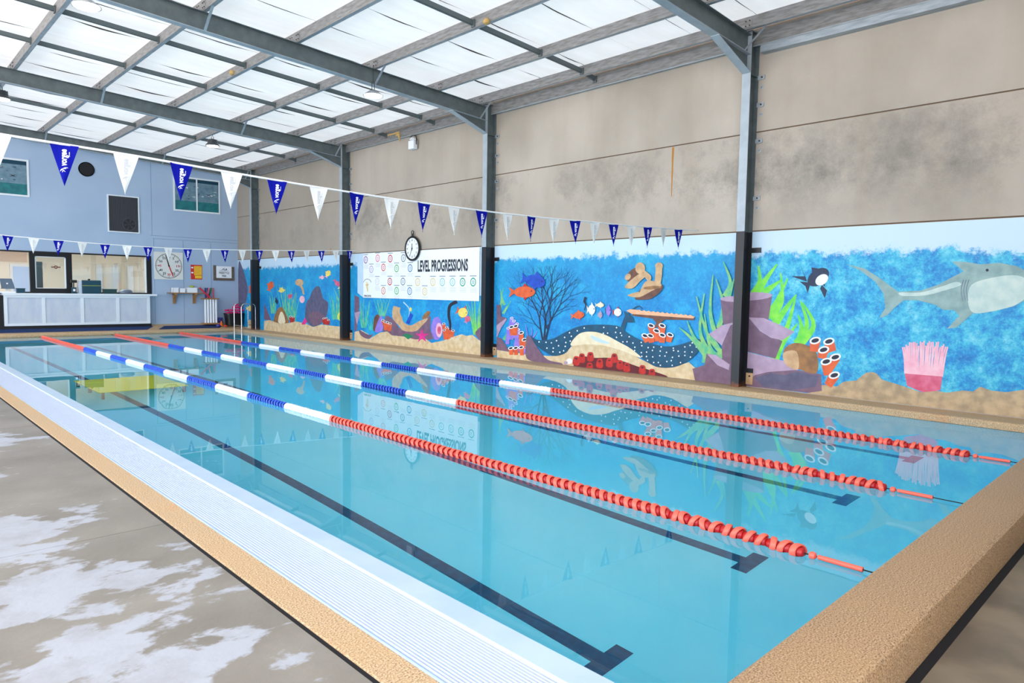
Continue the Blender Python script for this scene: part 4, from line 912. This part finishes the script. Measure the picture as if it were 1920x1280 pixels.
b = MB(); b.box(-2.6, 2.6, -.1, .1, -.03, 0, 'room_fill'); b.build('diffuser', t); b = MB(); b.box(-2.62, 2.62, -.12, .12, -.01, .015, 'white_trim'); b.build('tray', t)
b = MB(); b.box(4.78, 4.98, 28.98, 29.05, 1.42, 2.45, 'box_teal'); b.build('door_closer_panel', label='tall dark teal board leaning inside the office, seen through the sliding pane', cat='board', loc=(0, 0, 0))
b = MB(); b.ring((5.32, Y+.012, 2.27), (0, 1, 0), .02, .06, 'p_shell', 16); b.box(5.18, 5.27, Y+.010, Y+.013, 2.25, 2.29, 'p_shell'); b.box(5.37, 5.46, Y+.010, Y+.013, 2.25, 2.29, 'p_shell')
b.build('pane_sticker', label='small brown emblem sticker on the sliding window pane', cat='sticker')
# counter-top things (stand on the sill)
zs = 1.352; yc = Y-.20
t = thing('laptop', 'open grey laptop on a white stand on the reception counter, far left', 'laptop', (3.86, yc, zs))
b = MB(); b.box(-.22, .24, -.1, .14, .0, .05, 'white_plastic'); b.box(-.02, .06, .04, .1, .05, .14, 'white_plastic'); b.build('stand', t, bevel=.01)
b = MB(); b.box(-.16, .2, -.06, .1, .14, .158, 'laptop_grey'); b.build('keyboard_base', t, bevel=.004)
b = MB(); b.hexa([(-.16, -.09, .15), (.22, -.09, .15), (.22, -.08, .15), (-.16, -.08, .15), (-.2, -.14, .48), (.13, -.14, .48), (.13, -.13, .48), (-.2, -.13, .48)], 'laptop_grey'); b.build('screen_lid', t)
b = MB(); b.ring((.0, -.122, .32), (0, -1, .15), .001, .028, 'white_plastic', 14); b.build('lid_mark', t)
b = MB(); b.box(4.13, 4.36, yc-.08, yc+.12, zs, zs+.14, 'box_teal'); b.box(4.12, 4.37, yc-.095, yc+.135, zs+.14, zs+.165, 'box_teal'); b.build('document_tray', label='low dark tray on the counter beside the laptop', cat='tray', bevel=.006)
t = thing('card_reader', 'small dark card terminal on a stand beside the window post', 'card terminal', (5.80, yc, zs))
b = MB(); b.box(-.07, .07, -.06, .06, 0, .22, 'box_teal'); b.build('body', t, bevel=.01); b = MB(); b.tube([(0, 0, .22), (0, 0, .38)], .02, 'near_black', 8); b.build('stem', t)
b = MB(); b.box(-.1, .1, -.05, .05, .38, .48, 'near_black'); b.build('head', t, bevel=.01); b = MB(); b.box(-.035, .035, -.064, -.06, .08, .16, 'white_plastic'); b.build('keypad', t)
t = thing('cash_register', 'large dark teal cash register on the counter behind the window', 'cash register', (6.3, yc+.03, zs))
b = MB(); b.box(-.28, .33, -.18, .14, .0, .48, 'box_teal'); b.build('cabinet', t, bevel=.02); b = MB(); b.prism([(-.36, -.16, 0), (-.28, -.16, 0), (-.28, -.16, .48), (-.33, -.16, .46), (-.38, -.16, .3)], (0, .28, 0), 'panel_grey'); b.build('side_cover', t)
b = MB(); b.box(-.27, .32, -.185, -.18, .28, .295, 'yellow_green'); b.build('stripe', t); b = MB(); b.box(-.05, .02, -.02, .02, .48, .53, 'near_black'); b.build('knob', t)
b = MB(); b.box(6.72, 7.14, yc-.1, yc+.12, zs, zs+.15, 'till_dark'); b.box(6.70, 7.16, yc-.12, yc+.14, zs+.15, zs+.175, 'till_dark'); b.build('storage_tub', label='low dark green lidded tub on the counter right of the cash register', cat='box', bevel=.006)
b = MB(); b.lathe([(.12, 0), (.19, .03), (.2, .08), (.14, .14), (.03, .17)], (7.46, yc, zs+.004), (0, 0, 1), 'laptop_grey', 12)
for v in range(len(b.v)): b.v[v] = (7.46+(b.v[v][0]-7.46)*1.15+.02*math.sin(v), yc+(b.v[v][1]-yc)*.6, b.v[v][2]+.004*abs(math.sin(v*2.3)))
b.build('cloth_bag', label='crumpled grey cloth bag at the right end of the counter', cat='bag', smooth=True)
# upper windows
def upper_window(n, xa, xb, za, zb, split):
    t = thing(f'window_{n}', None, None, (0, Y, 0)); tag(t, kind='structure')
    b = MB(); w = .06
    for q in ((xa, xb, zb-w, zb), (xa, xb, za, za+w), (xa, xa+w, za+w, zb-w), (xb-w, xb, za+w, zb-w)): b.box(q[0], q[1], -.03, .01, q[2], q[3], 'white_trim')
    if split: b.box(split-.025, split+.025, -.028, .01, za+w, zb-w, 'white_trim')
    b.build('window_frame', t)
    b = MB(); b.box(xa+w, xb-w, -.012, -.008, za+w, zb-w, 'glass_dim'); b.build('window_pane', t)
    b = MB(); b.box(xa+w, xb-w, -.014, -.0125, zb-.19, zb-w, 'poster_navy'); b.box(xa+w, xb-w, -.014, -.0125, za+.42, zb-.19, 'poster_sky'); b.box(xa+w, xb-w, -.014, -.0125, za+w, za+.42, 'poster_teal')
    random.seed(n)
    for k in range(14):
        cx, cz = random.uniform(xa+.2, xb-.3), random.uniform(za+.5, zb-.28); l = random.uniform(.05, .16)
        b.face([(cx, -.0155, cz), (cx+l, -.0155, cz+.02), (cx+l*1.2, -.0155, cz), (cx+l, -.0155, cz-.02)], random.choice(['p_grey', 'poster_navy', 'p_sharkpale', 'white_trim']))
    cx, cz = xb-.45, (za+zb)/2+.05; b.face([(cx-.1, -.0157, cz+.05), (cx, -.0157, cz+.015), (cx+.1, -.0157, cz+.05), (cx+.03, -.0157, cz), (cx+.1, -.0157, cz-.05), (cx, -.0157, cz-.015), (cx-.1, -.0157, cz-.05), (cx-.03, -.0157, cz)], 'p_ink')
    b.build('window_poster', t)
upper_window(2, 9.26, 11.05, 4.60, 5.95, 10.14); upper_window(3, 2.8, 4.62, 4.62, 5.87, 3.7)
# exhaust opening and grille
t = thing('exhaust_duct', 'round black exhaust duct opening high on the blue wall', 'duct', (6.34, Y, 5.79))
b = MB(); b.ring((0, -.03, 0), (0, 1, 0), .225, .255, 'mesh_line', 36); b.lathe([(.255, 0), (.255, .03)], (0, 0, 0), (0, -1, 0), 'mesh_line', 36); b.build('collar', t)
b = MB(); b.lathe([(.225, .0), (.225, .003)], (0, -.0305, 0), (0, -1, 0), 'black', 36); b.build('opening', t)
t = thing('ventilation_grille', 'tall dark louvred ventilation grille with a round fan, on the blue wall', 'vent', (7.5, Y, 4.3))
b = MB(); xa, xb, za, zb = -.53, .53, -.68, .68
for q in ((xa, xb, zb-.04, zb), (xa, xb, za, za+.04), (xa, xa+.04, za+.04, zb-.04), (xb-.04, xb, za+.04, zb-.04)): b.box(q[0], q[1], -.05, 0, q[2], q[3], 'white_trim')
b.build('frame', t); b = MB(); b.box(xa+.04, xb-.04, -.02, -.0, za+.04, zb-.04, 'mesh_dark'); b.build('backing', t)
b = MB()
for k in range(44): x = xa+.05+k*.0225; b.box(x, x+.006, -.035, -.02, za+.04, zb-.04, 'mesh_line')
b.build('louvres', t)
b = MB(); b.ring((.18, -.037, -.36), (0, 1, 0), .02, .21, 'near_black', 30); b.ring((.18, -.038, -.36), (0, 1, 0), .21, .225, 'mesh_line', 30)
for k in range(6):
    a = k*math.pi/3; b.face([(.18, -.0385, -.36), (.18+.19*math.cos(a), -.0385, -.36+.19*math.sin(a)), (.18+.19*math.cos(a+.45), -.0385, -.36+.19*math.sin(a+.45))], 'mesh_dark')
b.build('fan', t)
# pace clock
t = thing('pace_clock', 'square white pace clock with red and black sweep hand on the blue wall', 'clock', (9.04, Y-.03, 2.45))
b = MB(); b.box(-.53, .53, -.0, .03, -.53, .53, 'clock_face'); b.build('face_board', t, bevel=.008)
b = MB(); b.ring((0, -.003, 0), (0, 1, 0), .470, .486, 'ink', 48)
for k in range(60):
    a = k*math.pi/30; l = .05 if k % 5 else .09; r1 = .47; c, s = math.sin(a), math.cos(a); w_ = .004 if k % 5 else .008
    b.face([(c*r1-s*w_, -.003, s*r1+c*w_), (c*r1+s*w_, -.003, s*r1-c*w_), (c*(r1-l)+s*w_, -.003, s*(r1-l)-c*w_), (c*(r1-l)-s*w_, -.003, s*(r1-l)+c*w_)], 'ink')
for k in range(12):
    a = k*math.pi/6; put_text(b, str(60 if k == 0 else 5*k), (.335*math.sin(a), -.0035, .335*math.cos(a)), (1, 0, 0), (0, 0, 1), .055 if k == 1 else .12, .085, 'red_print' if k in (3, 6, 9) else 'ink', .02, True)
b.build('dial_marks', t)
b = MB(); b.hexa([(-.125, -.02, .42), (-.10, -.02, .43), (-.10, -.012, .43), (-.125, -.012, .42), (-.02, -.02, 0), (.02, -.02, 0), (.02, -.012, 0), (-.02, -.012, 0)], 'black')
b.hexa([(-.02, -.02, 0), (.02, -.02, 0), (.02, -.012, 0), (-.02, -.012, 0), (.13, -.02, -.41), (.16, -.02, -.40), (.16, -.012, -.40), (.13, -.012, -.41)], 'red_print')
b.lathe([(.03, 0), (.03, .02)], (0, -.005, 0), (0, -1, 0), 'black', 14); b.build('sweep_hand', t)
# safety poster
t = thing('safety_poster', 'red and yellow notice poster between the pace clock and the framed sign', 'poster', (10.08, Y-.006, 2.24))
b = MB(); b.box(-.22, .22, 0, .006, -.29, .29, 'red_print'); b.build('sheet', t); b = MB(); b.box(-.09, .20, -.003, 0, -.12, .24, 'yellow_print'); b.box(-.06, .2, -.003, 0, -.25, -.14, 'yellow_print'); b.build('yellow_panels', t)
b = MB()
for k in range(7): b.box(-.07, .18-.03*(k % 3), -.004, -.003, .19-k*.045, .2-k*.045, 'red_print')
for k in range(2): b.box(-.20, -.12, -.004, -.0, .15-k*.2, .2-k*.2, 'white_plastic')
b.build('print', t)
# framed sign
t = thing('framed_sign', 'brown wooden frame holding a white freestyle week sign with a swimmer drawing', 'sign', (11.16, Y-.03, 2.23))
b = MB(); b.box(-.42, -.31, -.0, .03, -.30, .31, 'sign_wood'); b.box(.31, .42, 0, .03, -.30, .27, 'sign_wood'); b.box(-.42, .42, -.001, .031, -.30, -.20, 'sign_wood'); b.build('frame', t, bevel=.004)
b = MB(); b.box(-.31, .31, .004, .012, -.20, .28, 'paper'); b.build('card', t)
b = MB(); put_text(b, 'FREESTYLE', (-.20, .002, -.03), (1, 0, 0), (0, 0, 1), .41, .085, 'ink', .02); put_text(b, 'WEEK', (-.09, .002, -.15), (1, 0, 0), (0, 0, 1), .19, .075, 'ink', .03); b.build('lettering', t)
b = MB(); b.tube([(-.18+.036*k, .002, .10+.008*math.sin(k*1.9)) for k in range(11)], .006, 'ink', 5); b.tube([(-.10, .002, .13), (-.02, .002, .17), (.04, .002, .13), (.12, .002, .14)], [.008, .016, .014, .006], 'ink', 6); b.lathe([(.026, 0), (.026, .003)], (.10, .003, .165), (0, -1, 0), 'ink', 14)
b.tube([(.02, .002, .14), (-.03, .002, .20), (.04, .002, .21)], .008, 'ink', 5); b.build('swimmer_drawing', t)
# shelf with its boxes
t = thing('wall_shelf', 'pale wooden shelf on two wooden brackets under the pace clock', 'shelf', (9.60, Y, 1.42))
b = MB(); b.box(-.66, .68, -.28, -.005, -.03, .0, 'wood'); b.build('board', t, bevel=.004)
for x in (-.39, .36):
    b = MB(); b.box(x-.05, x+.05, -.06, -.005, -.44, -.031, 'wood'); b.box(x-.05, x+.05, -.26, -.005, -.09, -.031, 'wood')
    b.prism([(x-.04, -.06, -.40), (x-.04, -.06, -.32), (x-.04, -.25, -.09), (x-.04, -.2, -.09)], (.08, 0, 0), 'wood'); b.build('bracket', t)
def openbox(xa, xb, ya, yb, z0, h, m, name, lab, th=.008, inner=None):
    b = MB(); b.box(xa, xb, ya, yb, z0, z0+th, m)
    for q in ((xa, xb, ya, ya+th), (xa, xb, yb-th, yb), (xa, xa+th, ya, yb), (xb-th, xb, ya, yb)): b.box(*q, z0+th, z0+h, m)
    b.box(xa-.006, xb+.006, ya-.006, ya+th, z0+h-.02, z0+h, m)
    if inner: b.box(xa+th, xb-th, ya+th, yb-th, z0+th, z0+h-.02, inner)
    return b.build(name, label=lab, cat='box')
openbox(9.10, 9.32, Y-.25, Y-.05, 1.422, .19, 'white_plastic', 'storage_box', 'white plastic box at the left end of the wall shelf', inner='room_blue')
openbox(9.35, 9.56, Y-.25, Y-.05, 1.422, .17, 'white_plastic', 'storage_box', 'white plastic box in the middle of the wall shelf, left of the green-topped one', inner='room_blue')
openbox(9.62, 10.02, Y-.26, Y-.05, 1.422, .20, 'white_plastic', 'storage_box', 'wider white box on the wall shelf with yellow-green things on top', inner='yellow_green')
b = MB(); b.lathe([(.05, 0), (.10, .02), (.08, .06), (.02, .08)], (0, 0, 0), (0, 0, 1), 'yellow_green', 10); b.build('yellow_green_toy', label='lumpy yellow-green toy on top of the wide white shelf box', cat='toy', smooth=True, loc=(9.84, Y-.15, 1.626))
# pale stand with posts and coloured sticks
t = thing('pole_stand', 'wooden stand with tall white posts, right of the wall shelf', 'stand', (10.48, Y-.22, .16))
b = MB(); b.box(-.27, .33, -.18, .18, .0, .06, 'wood'); b.build('base_board', t, bevel=.004); b = MB(); b.box(-.27, .33, -.18, .18, 1.0, 1.05, 'wood'); b.build('top_board', t, bevel=.004)
for x in (-.19, -.085, .02, .125, .23):
    b = MB(); b.tube([(x, -.1, .06), (x, -.1, 1.0)], .042, 'white_plastic', 14); b.build('post', t, smooth=True)
cols = [('noodle_red', -.33, -.28, 'red stick leaning left on the pole stand'), ('noodle_navy', -.16, -.17, 'navy stick standing second from left on the pole stand'), ('noodle_pink', -.07, .0, 'pink stick standing third from left on the pole stand'), ('noodle_navy', .02, -.04, 'navy stick standing behind the leaning green one'), ('noodle_green', .02, .14, 'green stick leaning right on the pole stand'), ('noodle_pink', .25, .24, 'pink stick at the right end of the pole stand')]
for k, (m, xb_, xt, lab) in enumerate(cols):
    b = MB(); dy = -.14+.072*k
    if k == 0: pts = [(10.48-.02, Y-.22+dy, 1.235), (10.48-.42, Y-.22+dy, 1.62)]
    else: pts = [(10.48+xb_, Y-.22+dy, 1.214), (10.48+xt, Y-.22+dy, 1.62)]
    b.tube(pts, .034, m, 12); b.build('foam_stick', label=lab, cat='pool toy', smooth=True, group='foam sticks on the stand')
# tub of pink foam
zf = far_z(28.2)
t = thing('storage_tub', 'black ribbed tub full of bright pink foam floats beside the farthest column', 'tub', (11.36, 28.18, .125))
b = MB(); n = 28
i = len(b.v)
for r, h in ((.72, 0), (.85, .42), (.9, .43), (.9, .48), (.84, .48), (.84, .44), (.70, .03)):
    for a in range(n):
        an = 2*math.pi*a/n; c, s = math.cos(an), math.sin(an); e = 4; q = (abs(c)**e+abs(s)**e)**(-1/e); rb = 1-(.02 if a % 2 and h < .4 else 0)
        b.v.append((c*q*r*.42*rb, s*q*r*.30*rb, h))
for j in range(6):
    for a in range(n): b.f.append([i+j*n+a, i+j*n+(a+1) % n, i+(j+1)*n+(a+1) % n, i+(j+1)*n+a]); b.fm.append(b.mi('tub_black'))
b.f.append([i+a for a in range(n)][::-1]); b.fm.append(0); b.f.append([i+6*n+a for a in range(n)]); b.fm.append(0)
b.build('tub_body', t)
random.seed(11)
spots = [(-.19, -.10, .49), (.0, -.10, .49), (.19, -.10, .49), (-.19, .08, .49), (.0, .08, .49), (.19, .08, .49), (-.10, -.10, .60), (.10, -.10, .60), (.29, -.04, .60), (-.03, .08, .60), (.17, .08, .60), (.02, -.03, .715), (.21, -.02, .715), (.12, .06, .81), (-.235, .06, .60)]
for k, (x, y, z) in enumerate(spots):
    b = MB(); b.prism([(-.085, -.05, -.048), (-.03, -.05, -.028), (.03, -.05, -.028), (.085, -.05, -.048), (.085, -.05, .048), (.03, -.05, .028), (-.03, -.05, .028), (-.085, -.05, .048)], (0, .10, 0), 'pink_foam')
    o = b.build('pull_buoy', label='bright pink foam pull buoy heaped in the black tub', cat='pull buoy', group='pink foam floats in the tub', bevel=.016, loc=(11.36+x*1.08, 28.18+y, .125+z)); o.rotation_euler = (random.uniform(-.15, .15), random.uniform(-.12, .12), random.uniform(-.2, .2))
# things on the far floor beside the tub
t = thing('marker_cone', 'small orange cone on the far floor, left of the black tub', 'cone', (10.88, 28.25, far_z(28.25)))
b = MB(); b.lathe([(.075, .012), (.07, .02), (.02, .2), (.012, .205)], (0, 0, 0), (0, 0, 1), 'orange', 18); b.build('cone_body', t, smooth=True); b = MB(); b.box(-.09, .09, -.09, .09, 0, .014, 'orange'); b.build('cone_base', t)
for k, (dx, z) in enumerate(((0, 0), (.01, .07), (-.02, .14), (.0, .21))):
    b = MB(); b.lathe([(.07, 0), (.10, .02), (.10, .05), (.07, .065)], (0, 0, 0), (0, 0, 1), 'purple_blue', 16); b.build('weight_ring', smooth=True, label='dark purple dive ring in the small stack by the wooden stand, '+['lowest', 'second from the floor', 'third from the floor', 'topmost'][k], cat='pool toy', group='stacked purple rings', loc=(10.63+dx+.28, 28.45, far_z(28.45)+.006+z))
b = MB(); b.lathe([(.05, 0), (.09, .03), (.08, .08), (.03, .11)], (0, 0, 0), (0, 0, 1), 'purple_blue', 14); b.build('soft_ball', smooth=True, label='dark blue lump of pool toys between the purple rings and the orange cone', cat='pool toy', loc=(10.70, 28.12, far_z(28.12)+.004))
b = MB(); b.lathe([(.04, 0), (.07, .025), (.06, .06), (.02, .08)], (0, 0, 0), (0, 0, 1), 'red_print', 14); b.build('soft_ball', smooth=True, label='small red ball on the far floor right beside the orange cone', cat='pool toy', loc=(10.98, 28.06, far_z(28.06)-.03+.045))
# blue mats on the ramped far floor
def mat_piece(xa, xb, ya, yb, lab, sk=0):
    b = MB(); P = [(xa, ya), (xb, ya), (xb+sk, yb), (xa+sk, yb)]
    lo = [(x, y, far_z(y)+.002) for x, y in P]; hi = [(x, y, far_z(y)+.016) for x, y in P]; b.hexa(lo+hi, 'blue_mat'); b.build('floor_mat', label=lab, cat='mat', group='blue floor mats')
mat_piece(-3, 8.05, PY1+.25, 28.37, 'long dark blue floor mat in front of the reception counter', .3); mat_piece(8.45, 10.7, PY1+.25, 28.37, 'short dark blue floor mat below the wall shelf', .3)
bpy.context.view_layer.update()
